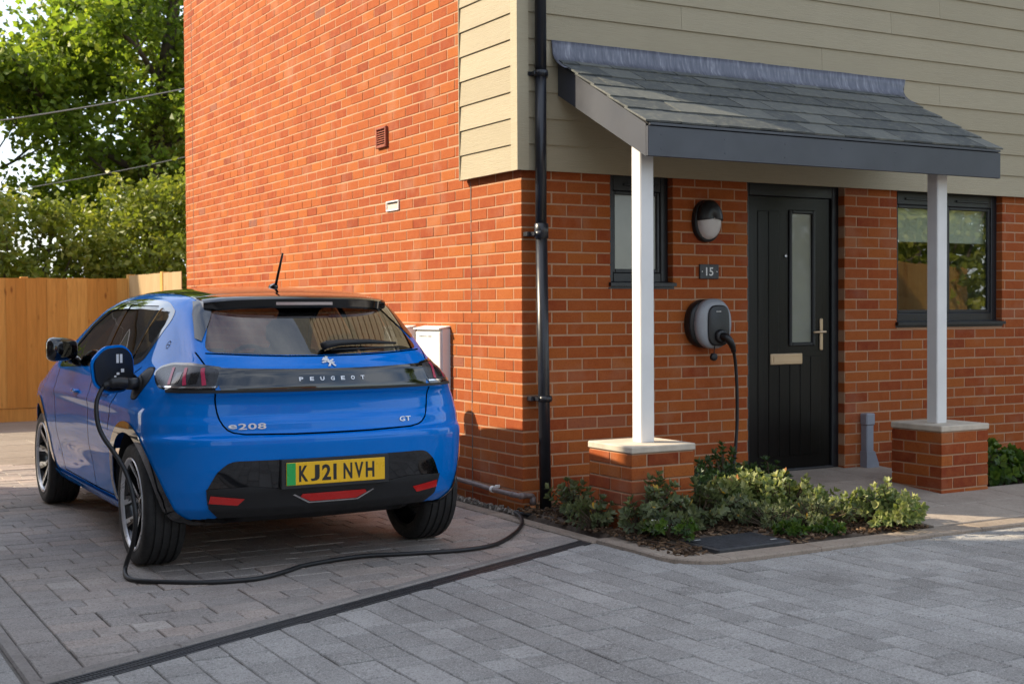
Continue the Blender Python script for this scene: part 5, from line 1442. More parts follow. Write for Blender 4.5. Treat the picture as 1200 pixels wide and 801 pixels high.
spo = sp.add(v, f, smooth=True).build('spoiler', M['gloss_black'], car)
spo.data.set_sharp_from_angle(angle=R(40))
for s in (-1, 1):
    poly = [(s*0.440, 1.345), (s*0.530, 1.335), (s*0.560, 1.27), (s*0.592, 1.150), (s*0.570, 1.135), (s*0.490, 1.25)]
    panel('spoiler_fin', poly if s > 0 else poly[::-1], 'rear', M['gloss_black'], car, 0.006, lambda c: c.y < 0.35)
MB().box(-0.155, 0.155, -0.232, -0.222, 1.318, 1.332, b=0.003).build('high_brake_light', M['lamp_inner'], car) if False else None
bl = MB(); 
for k in range(12):
    x0, x1 = -0.155+0.31*k/12, -0.155+0.31*(k+1)/12
    def yb(x): return -0.2300+0.085*(abs(x)/0.505)**2.2
    za, zb_ = 1.318, 1.333
    bl.add([(x0, yb(x0)-0.001, za), (x1, yb(x1)-0.001, za), (x1, yb(x1)-0.001, zb_), (x0, yb(x0)-0.001, zb_), (x0, yb(x0)+0.03, za), (x1, yb(x1)+0.03, za), (x1, yb(x1)+0.03, zb_), (x0, yb(x0)+0.03, zb_)], [(0,1,2,3),(4,5,1,0),(3,2,6,7)])
M['brake_lens'] = plain('brake_lens', (0.42, 0.33, 0.31), 0.15, vary=0.05, bump=0)
bl.build('high_brake_light', M['brake_lens'], car)

# tail: lamp band, lamps, tailgate
rearf = lambda c: c.y < -0.2
band = [(-0.545, 0.905), (0.545, 0.905), (0.575, 1.012)]
top = [(0.575-1.15*k/14, 1.012-0.014*(1-((0.575-1.15*k/14)/0.575)**2)) for k in range(1, 15)]
panel('light_band', band+top, 'rear', M['gloss_black'], car, 0.004, rearf)
panel('lamp_shelf', [(-0.80, 0.893), (0.80, 0.893), (0.80, 0.906), (-0.80, 0.906)], 'rear', M['matt_black'], car, 0.0055, lambda c: c.y < -0.36)
def lamp(s):
    view = 'rl' if s < 0 else 'rr'
    def U(x, y): return (x*0.7071-y*0.7071) if s < 0 else (x*0.7071+y*0.7071)
    # outline along the body: inner end at the band, outer end wraps on to the flank
    xin, xout = 0.548, 0.80
    ui = U(s*xin, float(cast([(s*xin, 0.95)], 'rear')[0][1])); uo = U(s*0.815, -0.165)
    du = uo-ui
    out = [(ui, 0.906), (ui+du*0.50, 0.900), (ui+du*0.80, 0.915), (ui+du*0.96, 0.962), (ui+du*1.0, 0.985), (ui+du*0.93, 1.012), (ui+du*0.70, 1.034), (ui+du*0.36, 1.034), (ui-du*0.02, 1.013)]
    out = round_poly(out, 0.03, 3)
    fl_ = (lambda c: c.x < -0.4 and c.y < 0.1) if s < 0 else (lambda c: c.x > 0.4 and c.y < 0.1)
    lo = panel('tail_light', out, view, M['gloss_black'], car, 0.003, fl_)
    inn = [(ui+(p[0]-ui)*0.94+du*0.03, 0.967+(p[1]-0.967)*0.82) for p in out]
    panel('lamp_housing', inn, view, M['lamp_inner'], lo, 0.0045, fl_)
    for k in range(3):
        a = ui+du*(0.14+0.22*k)
        cl_ = [(a-du*0.02, 0.930), (a+du*0.025, 0.926), (a+du*0.055, 0.972), (a+du*0.085, 1.006), (a+du*0.040, 1.010), (a+du*0.012, 0.972)]
        panel('light_claw', cl_, view, M['lamp_claw'], lo, 0.007, fl_)
    for k in range(2):
        a = ui+du*(0.23+0.22*k); panel('lamp_element', [(a, 0.935), (a+du*0.10, 0.933), (a+du*0.085, 0.985), (a-du*0.01, 0.99)], view, M['rim_black'], lo, 0.0062, fl_)
    panel('lamp_trim', [(ui+du*0.02, 0.916), (ui+du*0.74, 0.914), (ui+du*0.78, 0.921), (ui+du*0.02, 0.923)], view, M['chrome'], lo, 0.0065, fl_)
    return lo
lamp(-1); lamp(1)
gate = [(-0.640, 1.062), (-0.605, 1.020)]
seam('tailgate_gap', [(-0.612, 1.085), (-0.590, 1.012), (-0.572, 0.905), (-0.560, 0.80), (-0.552, 0.765), (-0.538, 0.735), (-0.518, 0.712), (-0.490, 0.698), (-0.44, 0.690), (-0.2, 0.684), (0, 0.683), (0.2, 0.684), (0.44, 0.690), (0.490, 0.698), (0.518, 0.712), (0.538, 0.735), (0.552, 0.765), (0.560, 0.80), (0.572, 0.905), (0.590, 1.012), (0.612, 1.085)], 'rear', car, M['seam'], 0.007, 0.0015)
seam('glass_gap', [(u, v-0.004) for u, v in [(-0.575, 1.084), (-0.38, 1.073), (-0.2, 1.066), (0, 1.064), (0.2, 1.066), (0.38, 1.073), (0.575, 1.084)]], 'rear', car, M['seam'], 0.005, 0.002)
# bumper insert, plate recess, diffuser
ins_poly = round_poly([(-0.520, 0.565), (0.520, 0.565), (0.578, 0.510), (0.622, 0.420), (0.610, 0.35), (-0.610, 0.35), (-0.622, 0.420), (-0.578, 0.510)], [0.05, 0.05, 0.02, 0.02, 0.01, 0.01, 0.02, 0.02], 3)
panel('bumper_insert', ins_poly, 'rear', M['gloss_black'], car, 0.004, rearf)
panel('diffuser', [(-0.622, 0.432), (-0.42, 0.440), (-0.30, 0.425), (0.30, 0.425), (0.42, 0.440), (0.622, 0.432), (0.604, 0.335), (0.55, 0.285), (-0.55, 0.285), (-0.604, 0.335)], 'rear', M['matt_black'], car, 0.007, rearf)
und = MB(); pts = [(-0.58, -0.33, 0.285), (-0.5, -0.40, 0.285), (0, -0.44, 0.285), (0.5, -0.40, 0.285), (0.58, -0.33, 0.285)]
v = [(x, y, z) for x, y, z in pts]+[(x*0.95, y+0.06, z-0.055) for x, y, z in pts]+[(x*0.9, y+0.55, z-0.09) for x, y, z in pts]
und.add(v, [(i, i+1, i+6, i+5) for i in range(4)]+[(5+i, 6+i, 11+i, 10+i) for i in range(4)]).build('rear_undertray', M['matt_black'], car)
YP = float(cast([(0.0, 0.50)], 'rear')[0][1])-0.010
pl = empty('number_plate', (0, YP, 0.492), 0, parent=car)
MB().box(-0.285, 0.285, -0.004, 0.030, -0.075, 0.072, b=0.004).build('plate_recess', M['matt_black'], car, (0, YP, 0.492))
MB().box(-0.260, 0.260, -0.0095, -0.0035, -0.0555, 0.0555, b=0.002).build('plate_face', M['plate_yellow'], pl)
MB().box(-0.2585, -0.213, -0.0102, -0.009, -0.054, 0.054).build('green_flash', M['plate_green'], pl)
cxp = -0.196
for c_ in 'KJ21 NVH':
    if c_ == ' ': cxp += 0.024; continue
    cw = 0.017 if c_ == '1' else 0.047
    ro = text_mesh(c_ if c_ != '1' else 'I', 0.10, 0.0004, M['plate_ink'], 'character', pl, FRONT, cw, 0.0030)
    co = np.array([v.co[:] for v in ro.data.vertices]); zc = (co[:, 2].max()+co[:, 2].min())/2; sz = 0.079/(co[:, 2].max()-co[:, 2].min())
    for v_ in ro.data.vertices: v_.co = (v_.co.x+cxp+cw/2, v_.co.y-0.0102, (v_.co.z-zc)*sz)
    cxp += cw+0.0125
for s in (-1, 1):
    poly = [(s*0.445, 0.382), (s*0.600, 0.402), (s*0.606, 0.364), (s*0.475, 0.350)]
    panel('reflector', poly if s > 0 else poly[::-1], 'rear', M['lamp_red'], car, 0.011, rearf)
panel('fog_light', [(-0.175, 0.378), (-0.12, 0.352), (0.12, 0.352), (0.175, 0.378), (0.165, 0.392), (-0.165, 0.392)], 'rear', M['lamp_red'], car, 0.012, rearf)
panel('fog_trim', [(-0.215, 0.390), (-0.13, 0.344), (0.13, 0.344), (0.215, 0.390), (0.205, 0.393), (0.125, 0.350), (-0.125, 0.350), (-0.205, 0.393)], 'rear', M['chrome'], car, 0.0135, rearf)
# badges
def on_rear(x, z, off=0.004): p = cast([(x, z)], 'rear')[0]; nn = car_n(p[None])[0]; return p+nn*off, nn
def rear_matrix(x, z, off=0.005):
    p, nn = on_rear(x, z, off); ux = np.cross([0, 0, 1.0], nn); ux /= np.linalg.norm(ux); uy = np.cross(nn, ux)
    return Matrix(((ux[0], uy[0], nn[0], p[0]), (ux[1], uy[1], nn[1], p[1]), (ux[2], uy[2], nn[2], p[2]), (0, 0, 0, 1)))
for i, c_ in enumerate('PEUGEOT'):
    text_mesh(c_, 0.026, 0.0015, M['badge'], 'badge_letter', car, rear_matrix(-0.162+0.054*i, 0.950, 0.0065), 0.021, 0.0008)
for i, c_ in enumerate('e208'):
    text_mesh(c_, 0.040, 0.0015, M['badge'], 'badge_letter', car, rear_matrix(-0.495+0.046*i, 0.728, 0.003), 0.041, 0.0006)
for i, c_ in enumerate('GT'):
    text_mesh(c_, 0.034, 0.0015, M['badge'], 'badge_letter', car, rear_matrix(0.392+0.036*i, 0.730, 0.003), 0.032, 0.0006)
em = MB()     # rampant lion emblem built from small plates
for poly in ([(-0.030, 0.010), (-0.016, 0.030), (0.002, 0.026), (0.010, 0.012), (0.002, 0.004), (-0.012, 0.008)], [(-0.010, 0.008), (0.008, 0.010), (0.018, -0.012), (0.006, -0.016)],
             [(0.006, 0.004), (0.030, 0.018), (0.034, 0.012), (0.014, -0.006)], [(-0.034, -0.002), (-0.010, 0.004), (-0.008, -0.004), (-0.030, -0.010)], [(0.004, -0.014), (0.016, -0.012), (0.004, -0.034), (-0.008, -0.034)],
             [(0.014, -0.012), (0.022, -0.010), (0.036, -0.032), (0.026, -0.034)], [(-0.012, 0.026), (-0.004, 0.038), (0.010, 0.034), (0.002, 0.024)], [(0.020, 0.002), (0.034, -0.006), (0.030, -0.012), (0.016, -0.006)]):
    em.prism(poly, 0, 0.004, axis='z')
eo = em.build('emblem', M['badge'], car); eo.data.transform(rear_matrix(-0.005, 1.030, 0.002))
# wiper
wb_, _ = on_rear(-0.01, 1.090, 0.018)
p1, _ = on_rear(0.10, 1.105, 0.026); p2, _ = on_rear(0.42, 1.098, 0.022)
wi = MB(); wi.tube([wb_, wb_+np.array([0.02, -0.014, 0.012]), p1, (p1+p2)/2+np.array([0, 0, 0.006]), p2], [0.022, 0.021, 0.017, 0.013, 0.006], 10)
wi.build('rear_wiper', M['matt_black'], car)
q1, _ = on_rear(0.04, 1.083, 0.008); q2, _ = on_rear(0.44, 1.090, 0.008)
MB().tube([q1, (q1+q2)/2+np.array([0, -0.004, 0]), q2], 0.006, 6).build('wiper_blade', M['rubber'], car)
# aerial
ty = 0.26; tz = float(tab(T_TOP, np.array(ty)))
MB().tube([(0, ty+0.035, tz-0.004), (0, ty+0.01, tz+0.022), (0, ty-0.025, tz+0.030), (0, ty-0.035, tz+0.024)], [0.030, 0.027, 0.017, 0.011], 10).build('aerial_base', M['gloss_black'], car)
MB().tube([(0, ty-0.022, tz+0.022), (0.0, ty-0.150, tz+0.205)], [0.0085, 0.006], 8).build('aerial_mast', M['rubber'], car)

# flanks: arch trims, seams, handles, sills
for view, tr, sg in (('left', left, -1), ('right', lambda p: p, 1)):
    fl_ = (lambda c: c.x < -0.42) if sg < 0 else (lambda c: c.x > 0.42)
    for cy in (0.0, WB):
        n = 36; a0, a1 = R(-14), R(194); ro, ri = ARCH+0.052, ARCH-0.004
        ang_ = np.linspace(a0, a1, n); out = [(cy+ro*math.cos(t), 0.318+ro*math.sin(t)) for t in ang_]+[(cy+ri*math.cos(t), 0.318+ri*math.sin(t)) for t in ang_[::-1]]
        panel('arch_trim', tr(out), view, M['gloss_black'], car, 0.006, fl_)
        lb = MB(); pr = [(ARCH+0.003, 0.850), (ARCH+0.005, 0.72), (ARCH+0.01, 0.45), (0.05, 0.44)]
        vv, ff_ = [], []; na = 26
        for k in range(na+1):
            t = R(-14)+R(208)*k/na; ly, lz = cy+(ARCH+0.003)*math.cos(t), max(0.318+(ARCH+0.003)*math.sin(t), 0.262)
            bx_ = min(0.850, abs(float(cast(tr([(ly, lz)]), view)[0][0]))-0.008)
            for (r_, h_) in pr: vv.append((min(h_, bx_)*sg, cy+r_*math.cos(t), max(0.318+r_*math.sin(t), 0.255)))
        for k in range(na):
            for j in range(3): ff_.append((k*4+j, (k+1)*4+j, (k+1)*4+j+1, k*4+j+1))
        lb.add(vv, ff_, smooth=True); lb.build('wheel_arch_liner', M['matt_black'], car)
    seam('door_gap', tr([(0.875, 0.985), (0.885, 0.80), (0.905, 0.60), (0.915, 0.40), (0.905, 0.30)]), view, car, M['seam'], 0.006, 0.0012)
    seam('door_gap', tr([(0.10, 1.00), (0.20, 0.93), (0.315, 0.80), (0.385, 0.66)]), view, car, M['seam'], 0.006, 0.0012)
    seam('door_gap', tr([(1.885, 0.945), (1.90, 0.80), (1.88, 0.55), (1.83, 0.38), (1.80, 0.31)]), view, car, M['seam'], 0.006, 0.0012)
    seam('door_gap', tr([(0.43, 0.305), (0.9, 0.300), (1.80, 0.305)]), view, car, M['seam'], 0.006, 0.0012)
    panel('sill_trim', tr([(0.36, 0.285), (2.17, 0.285), (2.17, 0.235), (0.36, 0.235)]), view, M['paint'], car, 0.012, fl_)
    for hy, hz in ((0.50, 0.845), (1.22, 0.820)):
        pc = cast([tr([(hy, hz)])[0]], view)[0]; 
        panel('handle_recess', tr([(hy+0.065*math.cos(t), hz+0.034*math.sin(t)) for t in np.linspace(0, 2*math.pi, 20, endpoint=False)]), view, M['lamp_inner'] if False else M['paint'], car, 0.0015, fl_)
        h0 = cast([tr([(hy-0.085, hz+0.010)])[0]], view)[0]; h1 = cast([tr([(hy+0.085, hz+0.008)])[0]], view)[0]
        o_ = np.array([sg*0.012, 0, 0]); MB().tube([h0-o_*0.2, h0*0.8+h1*0.2+o_, h0*0.2+h1*0.8+o_, h1-o_*0.2], [0.007, 0.011, 0.011, 0.007], 10).build('door_handle', M['paint'], car)
# fuel/charge flap on the left rear wing, its recess and socket
fy, fz = -0.03, 0.925
flx = cast(left([(fy, fz)]), 'left')[0]
hexa = lambda r: round_poly([(fy+r*1.05*math.cos(R(a)), fz+r*math.sin(R(a))) for a in (10, 62, 118, 170, 242, 298)], 0.03, 3)
panel('charge_recess', left(hexa(0.085)), 'left', M['matt_black'], car, 0.0025, lambda c: c.x < -0.42)
panel('charge_recess_rim', left(hexa(0.092)), 'left', M['seam'], car, 0.0015, lambda c: c.x < -0.42)
sk = MB().lathe([(0.0, -0.012), (0.034, -0.012), (0.038, -0.004), (0.040, 0.004), (0.046, 0.006)], 'x', 24, (flx[0]-0.004, fy, fz-0.004)); sk.build('charge_socket', M['black_plastic'], car)
# open flap, hinged at the front edge and standing out from the flank
fa = R(62); hx, hy_ = flx[0]-0.010, fy+0.098
def flap_pt(a, b, t):           # a: distance from hinge towards the rear when shut, b: height, t: thickness towards inside
    return (hx-a*math.sin(fa)+t*math.cos(fa)*1.0, hy_-a*math.cos(fa)+t*math.sin(fa)*-1.0, fz+0.075+b)
fp = round_poly([(0.0, -0.060), (0.005, 0.070), (0.065, 0.122), (0.190, 0.115), (0.275, 0.045), (0.260, -0.075), (0.180, -0.125), (0.055, -0.118)], 0.035, 3)
def flap(name, sc, t0, t1, mat):
    c = np.mean(np.array(fp), axis=0); pp = [tuple(c+(np.array(q)-c)*sc) for q in fp]; k = len(pp)
    v = [flap_pt(a, b, t0) for a, b in pp]+[flap_pt(a, b, t1) for a, b in pp]
    return MB().add(v, [tuple(range(k))[::-1], tuple(range(k, 2*k))]+[(i, (i+1) % k, k+(i+1) % k, k+i) for i in range(k)]).build(name, mat, car)
flp = flap('charge_flap', 1.0, 0.0, -0.008, M['paint']); fin_ = flap('flap_inner', 0.90, 0.0, 0.012, M['black_plastic'])
for (a, b, w_, h_) in ((0.085, 0.030, 0.016, 0.044), (0.108, 0.030, 0.016, 0.044), (0.075, -0.018, 0.020, 0.018), (0.105, -0.030, 0.018, 0.012), (0.125, -0.045, 0.014, 0.012)):
    v = [flap_pt(a+i*w_, b+j*h_, 0.0128) for i, j in ((0, 0), (1, 0), (1, 1), (0, 1))]
    MB().add(v, [(0, 1, 2, 3)]).build('flap_label', M['white'], flp)
MB().tube([(flx[0]+0.0, fy+0.09, fz+0.02), (hx-0.02, hy_-0.005, fz+0.05), (hx-0.035, hy_-0.02, fz+0.06)], 0.010, 8).build('flap_hinge', M['black_plastic'], car)
# e emblem on the rear pillar
for k, r_ in ((0, 0.030),):
    pz = cast(left([(-0.075, 1.105)]), 'left')[0]
    seam('pillar_emblem', left([(-0.075+0.018*math.cos(t), 1.118+0.018*math.sin(t)) for t in np.linspace(R(-40), R(300), 22)]), 'left', car, M['gloss_black'], 0.003, 0.002)
    seam('pillar_emblem', left([(-0.092, 1.116), (-0.062, 1.118)]), 'left', car, M['gloss_black'], 0.003, 0.002)

# mirrors
for sg in (-1, 1):
    ax = float(cast([(1.62 if sg > 0 else -1.62, 1.02)], 'right' if sg > 0 else 'left')[0][0])
    v = []; f = []; n = 20; rr_ = [(0.30, -0.075), (0.86, -0.070), (1.0, -0.040), (1.0, 0.0), (0.88, 0.055), (0.62, 0.088), (0.2, 0.105)]
    for (s_, dy) in rr_:
        for k in range(n):
            t = 2*math.pi*k/n; c, s2 = math.cos(t), math.sin(t); ex = math.copysign(abs(c)**0.55, c); ez = math.copysign(abs(s2)**0.55, s2)
            v.append((ax+sg*(0.105+0.095*s_*ex), 1.52+dy+0.03*(0.5-0.5*ex), 1.065+0.070*s_*ez*(1+0.12*ex)))
    for i in range(len(rr_)-1):
        for k in range(n): f.append((i*n+k, i*n+(k+1) % n, (i+1)*n+(k+1) % n, (i+1)*n+k))
    f += [tuple(range(n)), tuple((len(rr_)-1)*n+k for k in range(n))]
    mi = MB().add(v, f, smooth=True).build('door_mirror', M['gloss_black'], car)
    MB().tube([(ax-sg*0.01, 1.57, 0.985), (ax+sg*0.05, 1.55, 1.005), (ax+sg*0.09, 1.53, 1.03)], [0.030, 0.024, 0.022], 8).build('mirror_stalk', M['gloss_black'], mi)
    MB().lathe([(0.0, 0.0), (0.050, 0.0)], 'y', 18, (ax+sg*0.105, 1.52-0.072+0.012, 1.065)).build('mirror_glass', M['gloss_black'], mi)

# cabin: floor, seats, headrests, parcel shelf, steering wheel
MB().box(-0.70, 0.70, 0.42, 3.0, 0.19, 0.23).build('floor_pan', M['matt_black'], car)
MB().box(-0.60, 0.60, -0.30, 0.22, 0.86, 0.88, b=0.01).build('parcel_shelf', M['lining'], car)
for x in (-0.36, 0.36):
    MB().box(x-0.23, x+0.23, 1.02, 1.16, 0.50, 1.05, b=0.05).build('front_seat', M['seat'], car)
    MB().box(x-0.13, x+0.13, 1.02, 1.12, 1.075, 1.235, b=0.04).build('headrest', M['seat'], car)
for x in (-0.38, 0.0, 0.38):
    MB().box(x-0.185, x+0.185, 0.25, 0.36, 0.45, 1.00, b=0.04).build('rear_seat', M['seat'], car)
    MB().box(x-0.12, x+0.12, 0.24, 0.32, 0.98, 1.085, b=0.03).build('headrest', M['seat'], car)
MB().box(-0.68, 0.68, 1.95, 2.45, 0.62, 0.93, b=0.05).build('dashboard', M['lining'], car)
sw = [(0.36+0.165*math.cos(t), 1.75+0.06*math.sin(t), 0.90+0.155*math.sin(t)) for t in np.linspace(0, 2*math.pi, 24)]
MB().tube(sw, 0.014, 8, caps=False).build('steering_wheel', M['matt_black'], car)

# wheels
def wheel(x, y, sg, zrot):
    w_ = empty('wheel', (x, y, WR), 0, parent=car)
    hw_ = 0.1025; tr_ = WR
    prof = [(0.224, -hw_*0.86), (0.234, -hw_*0.97), (0.256, -hw_*1.01), (0.280, -hw_*1.02), (0.298, -hw_*0.94), (0.306, -hw_*0.82), (0.3085, -hw_*0.74)]
    gr = [(-0.62, -0.54), (-0.24, -0.14), (0.14, 0.24), (0.54, 0.62)]
    for a, b in gr: prof += [(tr_-0.0015, hw_*a-0.002), (tr_-0.009, hw_*a+0.001), (tr_-0.009, hw_*b-0.001), (tr_-0.001, hw_*b+0.002)]
    prof += [(0.3085, hw_*0.74), (0.306, hw_*0.82), (0.298, hw_*0.94), (0.280, hw_*1.02), (0.256, hw_*1.01), (0.234, hw_*0.97), (0.224, hw_*0.86)]
    ty_ = MB().lathe(prof, 'x', 72).build('tyre', M['tyre'], w_); ty_.data.set_sharp_from_angle(angle=R(35))
    rim = w_
    MB().lathe([(0.227, -hw_*0.88*1), (0.218, -hw_*0.8), (0.208, 0.0), (0.218, hw_*0.80), (0.227, hw_*0.88)], 'x', 56).build('rim_barrel', M['rim_black'], rim)
    MB().lathe([(0.235, hw_*0.93*sg), (0.237, hw_*1.00*sg), (0.230, hw_*1.02*sg), (0.222, hw_*0.96*sg), (0.218, hw_*0.85*sg)], 'x', 56).build('rim_flange', M['rim_cut'], rim)
    MB().lathe([(0.0, 0.0), (0.17, 0.0)], 'x', 40, (-0.02*sg, 0, 0)).build('brake_disc', M['lamp_inner'], rim)
    MB().lathe([(0.0, hw_*0.62*sg), (0.028, hw_*0.62*sg), (0.034, hw_*0.55*sg), (0.062, hw_*0.48*sg), (0.066, 0.01*sg)], 'x', 28).build('hub', M['rim_black'], rim)
    for k in range(5):
        a0 = zrot+2*math.pi*k/5
        def P(r, a, h): return (h*sg, r*math.cos(a0+a), r*math.sin(a0+a))
        sp_ = MB(); h0, h1, hb = hw_*0.52, hw_*0.86, 0.012
        for s in (-1, 1):
            top = [P(0.055, s*0.02, h0), P(0.055, s*0.42, h0), P(0.130, s*0.36, h0*1.15), P(0.220, s*0.47, h1), P(0.220, s*0.235, h1), P(0.125, s*0.10, h0*1.15)]
            bot = [P(0.055, s*0.02, hb), P(0.055, s*0.42, hb), P(0.130, s*0.36, hb), P(0.220, s*0.47, hb+0.02), P(0.220, s*0.235, hb+0.02), P(0.125, s*0.10, hb)]
            sp_.add(top+bot, [(0, 1, 2, 5), (5, 2, 3, 4)]+[(i, (i+1) % 6, 6+(i+1) % 6, 6+i) for i in range(6)])
        sp_.build('rim_spoke', M['rim_black'], rim)
        fc = MB()
        for s in (-1, 1):
            e = 0.0012
            fc.add([P(0.075, s*0.36, h0*1.04+e), P(0.130, s*0.345, h0*1.15+e), P(0.219, s*0.455, h1+e), P(0.219, s*0.33, h1+e), P(0.130, s*0.22, h0*1.15+e), P(0.075, s*0.20, h0*1.04+e)], [(0, 1, 4, 5), (1, 2, 3, 4)])
        fc.build('spoke_face', M['rim_cut'], rim)
    return w_
for (x, y, sg, zr) in ((-0.752, 0, -1, 0.30), (0.752, 0, 1, 0.1), (-0.752, WB, -1, 0.55), (0.752, WB, 1, 0.9)): wheel(x, y, sg, zr)
MB().tube([(-0.66, 0.0, 0.30), (0.66, 0.0, 0.30)], 0.05, 12).build('rear_axle', M['matt_black'], car)
bm0.free()
# ------------------------------------------------------------------ charging cable
CARM = Matrix.Translation(CAR_O) @ Matrix.Rotation(CAR_YAW, 4, 'Z')
sock = CARM @ Vector((flx[0]-0.012, fy, fz-0.004))
cab = empty('charging_cable', tuple(sock), 0, 'black charging cable lying across the drive from the car to the wall charger', 'cable')
loc0 = np.array(sock)
def rel(pts): return [tuple(np.array(p)-loc0) for p in pts]
s_ = np.array(sock)
# plug handle at the car
MB().tube(rel([s_+[0.01, 0, 0], s_+[-0.06, -0.004, 0.006]]), [0.031, 0.031], 18).build('plug', M['black_plastic'], cab)
MB().tube(rel(spline([s_+[-0.04, -0.002, 0.004], s_+[-0.09, -0.006, 0.012], s_+[-0.135, 0.000, 0.010], s_+[-0.172, 0.004, -0.006]], 5)), [0.029]*6+[0.027]*5+[0.021]*5, 14).build('plug_grip', M['black_plastic'], cab)
plug_wall = np.array([1.445, -0.165, 1.105])
G = 0.0125
car_part = [s_+[-0.165, 0.004, 0.000], s_+[-0.190, -0.010, -0.030], np.array([-2.672, -0.400, 0.83]), np.array([-2.672, -0.425, 0.74]), np.array([-2.655, -0.470, 0.670]), np.array([-2.618, -0.545, 0.595]), np.array([-2.585, -0.620, 0.512]),
            np.array([-2.565, -0.672, 0.405]), np.array([-2.558, -0.700, 0.290]), np.array([-2.560, -0.650, 0.168]), np.array([-2.568, -0.565, 0.070]), np.array([-2.582, -0.570, 0.022]), np.array([-2.600, -0.680, G]), np.array([-2.590, -0.780, G])]
ground = [(-2.519, -0.868), (-2.316, -1.013), (-2.082, -1.055), (-1.900, -0.960), (-1.745, -0.855), (-1.434, -0.780), (-1.175, -0.845), (-0.900, -0.895), (-0.659, -0.836), (-0.393, -0.583), (-0.200, -0.330)]
pts = list(car_part)+[np.array([x, y, G]) for x, y in ground]
pts += [np.array([-0.115, -0.170, 0.030]), np.array([-0.085, -0.050, 0.040]), np.array([-0.045, -0.085, 0.030]), np.array([0.03, -0.150, 0.018]), np.array([0.20, -0.220, 0.03]), np.array([0.60, -0.250, 0.07]), np.array([1.05, -0.26, 0.075]),
        np.array([1.38, -0.22, 0.085]), np.array([1.52, -0.17, 0.20]), np.array([1.575, -0.150, 0.45]), np.array([1.580, -0.150, 0.70]), np.array([1.565, -0.155, 0.90]), np.array([1.530, -0.175, 1.01])]
MB().tube(rel(spline(pts, 9)), 0.0115, 10).build('flex', M['rubber'], cab)
MB().tube(rel(spline([(1.445, -0.158, 1.105), (1.455, -0.195, 1.098), (1.480, -0.205, 1.065), (1.505, -0.195, 1.035), (1.532, -0.174, 1.005)], 4)), [0.026]*5+[0.025]*4+[0.022]*4+[0.018]*4, 14).build('wall_plug', M['black_plastic'], cab)
# ------------------------------------------------------------------ shrubs in the bed
def shrub(name, x, y, rx, h, mat, label, seed, stems=26, whorl=9, leaf=0.055, group='shrubs in the porch bed', flowers=0, narrow=0.32, layers=3, z=None):
    rn = random.Random(seed); zb = heights(x, y) if z is None else z
    stems = int(stems*1.9); leaf = leaf*0.68; whorl = 7; rx = rx*(1.25 if x < 0.75 else 1.12); h = h*(1.0 if x < 0.75 else 0.86); ox, oy = rn.gauss(0, 0.15)*rx, rn.gauss(0, 0.15)*rx
    o = empty(name, (x, y, zb), 0, label, 'shrub', group); sb, lb, fb = MB(), MB(), MB()
    for i in range(stems):
        a = rn.uniform(0, 6.28); u = math.sqrt(rn.random())
        lob = 0.75+0.35*mnoise.noise(Vector((math.cos(a)*1.6, math.sin(a)*1.6, seed*3.1))); hh = h*(1-0.5*u)*rn.uniform(0.35, 1.12); tip = Vector((ox+1.2*rx*u*lob*math.cos(a), oy+1.2*rx*u*lob*math.sin(a), hh))
        mid = Vector((tip.x*0.45, tip.y*0.45, hh*0.55)); st = [Vector((tip.x*0.12, tip.y*0.12, -0.02)), mid, tip]
        sb.tube(st, [0.006, 0.0045, 0.0025], 5, caps=False); layers_ = rn.choice((1, 2, 3, 3, 4))
        base = rn.random(); d = (tip-mid).normalized()
        for L_ in range(layers_):
            c = tip-d*(L_*leaf*0.62); k = whorl if L_ < 2 else whorl-2
            e1 = d.cross(Vector((0.3, 0.2, 1))).normalized() if abs(d.z) < 0.98 else Vector((1, 0, 0)); e2 = d.cross(e1)
            for j in range(k):
                t = 2*math.pi*(j+0.5*L_)/k+rn.uniform(-0.3, 0.3); out = e1*math.cos(t)+e2*math.sin(t)
                ax = (out*(0.55+0.28*L_)+d*(0.75-0.30*L_)+Vector((0, 0, rn.uniform(-0.15, 0.12)))).normalized(); sd = ax.cross(d)
                if sd.length < 1e-3: continue
                sd.normalize(); nm = sd.cross(ax); l = leaf*rn.uniform(0.7, 1.25); wd = l*narrow*rn.uniform(0.8, 1.1)
                p = c+ax*0.004
                v = [p, p+ax*l*0.35+sd*wd*0.9+nm*l*0.05, p+ax*l*0.72+sd*wd*0.7+nm*l*0.03, p+ax*l-nm*l*0.06, p+ax*l*0.72-sd*wd*0.7+nm*l*0.03, p+ax*l*0.35-sd*wd*0.9+nm*l*0.05, p+ax*l*0.5-nm*l*0.03]
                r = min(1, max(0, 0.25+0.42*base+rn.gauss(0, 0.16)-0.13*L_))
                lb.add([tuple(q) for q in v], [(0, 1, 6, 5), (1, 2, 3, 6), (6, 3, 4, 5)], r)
        if rn.random() < flowers:
            for j in range(9):
                q = tip+Vector((rn.gauss(0, 0.014), rn.gauss(0, 0.014), 0.012+rn.random()*0.014)); s = 0.008
                fb.add([tuple(q+Vector(w_)) for w_ in ((-s, 0, 0), (0, -s, 0.003), (s, 0, 0), (0, s, 0.003), (0, 0, 0.007))], [(0, 1, 4), (1, 2, 4), (2, 3, 4), (3, 0, 4)])
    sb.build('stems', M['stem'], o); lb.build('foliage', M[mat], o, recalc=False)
    if fb.v: fb.build('flowers', M['flower'], o, recalc=False, kind='stuff')
    return o
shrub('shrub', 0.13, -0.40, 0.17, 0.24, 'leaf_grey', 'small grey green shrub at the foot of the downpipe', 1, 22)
shrub('shrub', 0.10, -1.12, 0.19, 0.34, 'leaf_grey', 'grey green shrub with yellowing leaves leaning on the shrub-side pier', 2, 34, leaf=0.060)
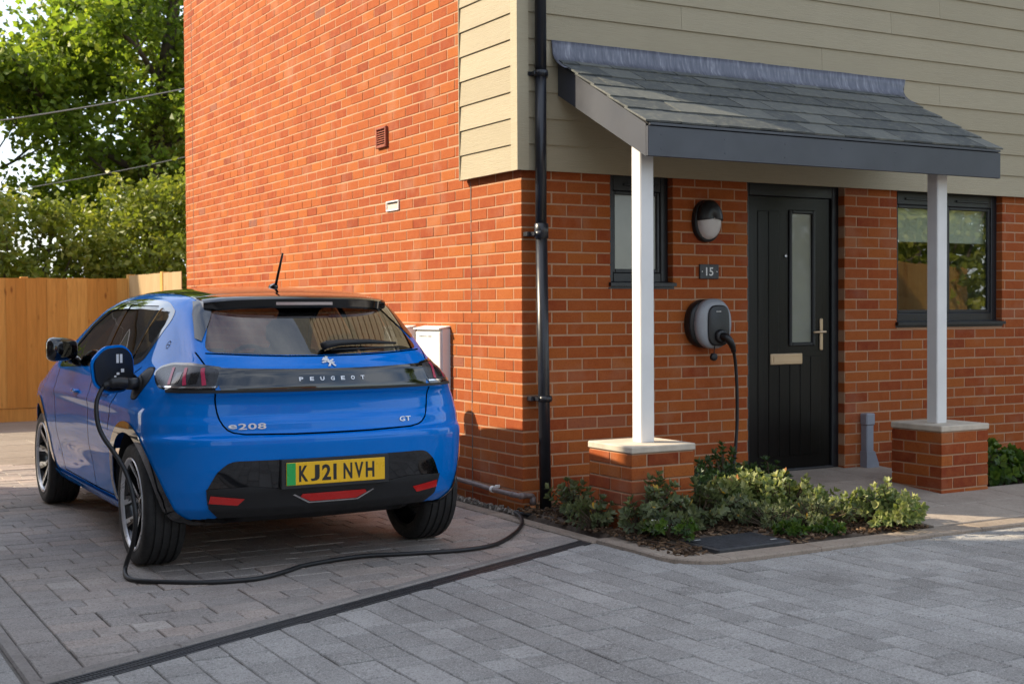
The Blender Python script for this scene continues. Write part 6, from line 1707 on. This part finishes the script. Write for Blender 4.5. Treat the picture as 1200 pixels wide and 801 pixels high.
shrub('shrub', 0.03, -0.80, 0.14, 0.22, 'leaf_grey', 'low grey shrub between the downpipe shrub and the pier', 3, 20)
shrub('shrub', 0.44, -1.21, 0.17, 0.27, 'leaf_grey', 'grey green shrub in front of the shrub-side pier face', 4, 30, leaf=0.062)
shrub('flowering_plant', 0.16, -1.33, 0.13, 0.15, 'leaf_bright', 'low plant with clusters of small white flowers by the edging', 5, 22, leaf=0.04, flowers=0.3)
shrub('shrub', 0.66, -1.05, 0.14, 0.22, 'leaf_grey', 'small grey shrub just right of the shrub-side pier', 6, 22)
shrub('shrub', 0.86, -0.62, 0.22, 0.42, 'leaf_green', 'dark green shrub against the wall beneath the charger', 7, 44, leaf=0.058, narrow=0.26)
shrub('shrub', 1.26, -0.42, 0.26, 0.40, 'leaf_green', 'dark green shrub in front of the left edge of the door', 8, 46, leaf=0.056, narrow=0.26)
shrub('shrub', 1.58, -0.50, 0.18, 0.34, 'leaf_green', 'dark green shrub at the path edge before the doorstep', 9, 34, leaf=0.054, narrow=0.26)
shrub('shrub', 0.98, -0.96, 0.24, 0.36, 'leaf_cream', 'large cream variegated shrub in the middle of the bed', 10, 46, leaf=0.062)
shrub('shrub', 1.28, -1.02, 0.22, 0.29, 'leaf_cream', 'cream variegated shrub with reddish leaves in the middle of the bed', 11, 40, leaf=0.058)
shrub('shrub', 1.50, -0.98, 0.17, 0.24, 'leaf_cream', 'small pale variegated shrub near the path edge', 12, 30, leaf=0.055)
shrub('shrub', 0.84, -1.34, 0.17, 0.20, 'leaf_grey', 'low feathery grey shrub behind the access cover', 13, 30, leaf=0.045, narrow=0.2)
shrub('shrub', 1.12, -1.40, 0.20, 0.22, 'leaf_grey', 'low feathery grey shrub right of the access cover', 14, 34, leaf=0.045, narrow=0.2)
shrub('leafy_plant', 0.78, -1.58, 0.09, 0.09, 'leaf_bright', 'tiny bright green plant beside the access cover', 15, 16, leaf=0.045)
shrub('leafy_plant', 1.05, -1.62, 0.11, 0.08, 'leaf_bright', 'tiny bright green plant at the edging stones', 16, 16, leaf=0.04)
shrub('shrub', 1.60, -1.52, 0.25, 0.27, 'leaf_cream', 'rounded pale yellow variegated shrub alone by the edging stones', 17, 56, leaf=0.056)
shrub('shrub', 3.40, -0.72, 0.32, 0.34, 'leaf_bright', 'bright green leafy shrub at the right side of the path pier', 18, 60, leaf=0.075, narrow=0.42)
shrub('shrub', 4.05, -0.60, 0.32, 0.32, 'leaf_bright', 'bright green leafy shrub beneath the wide window', 19, 50, leaf=0.075, narrow=0.42)
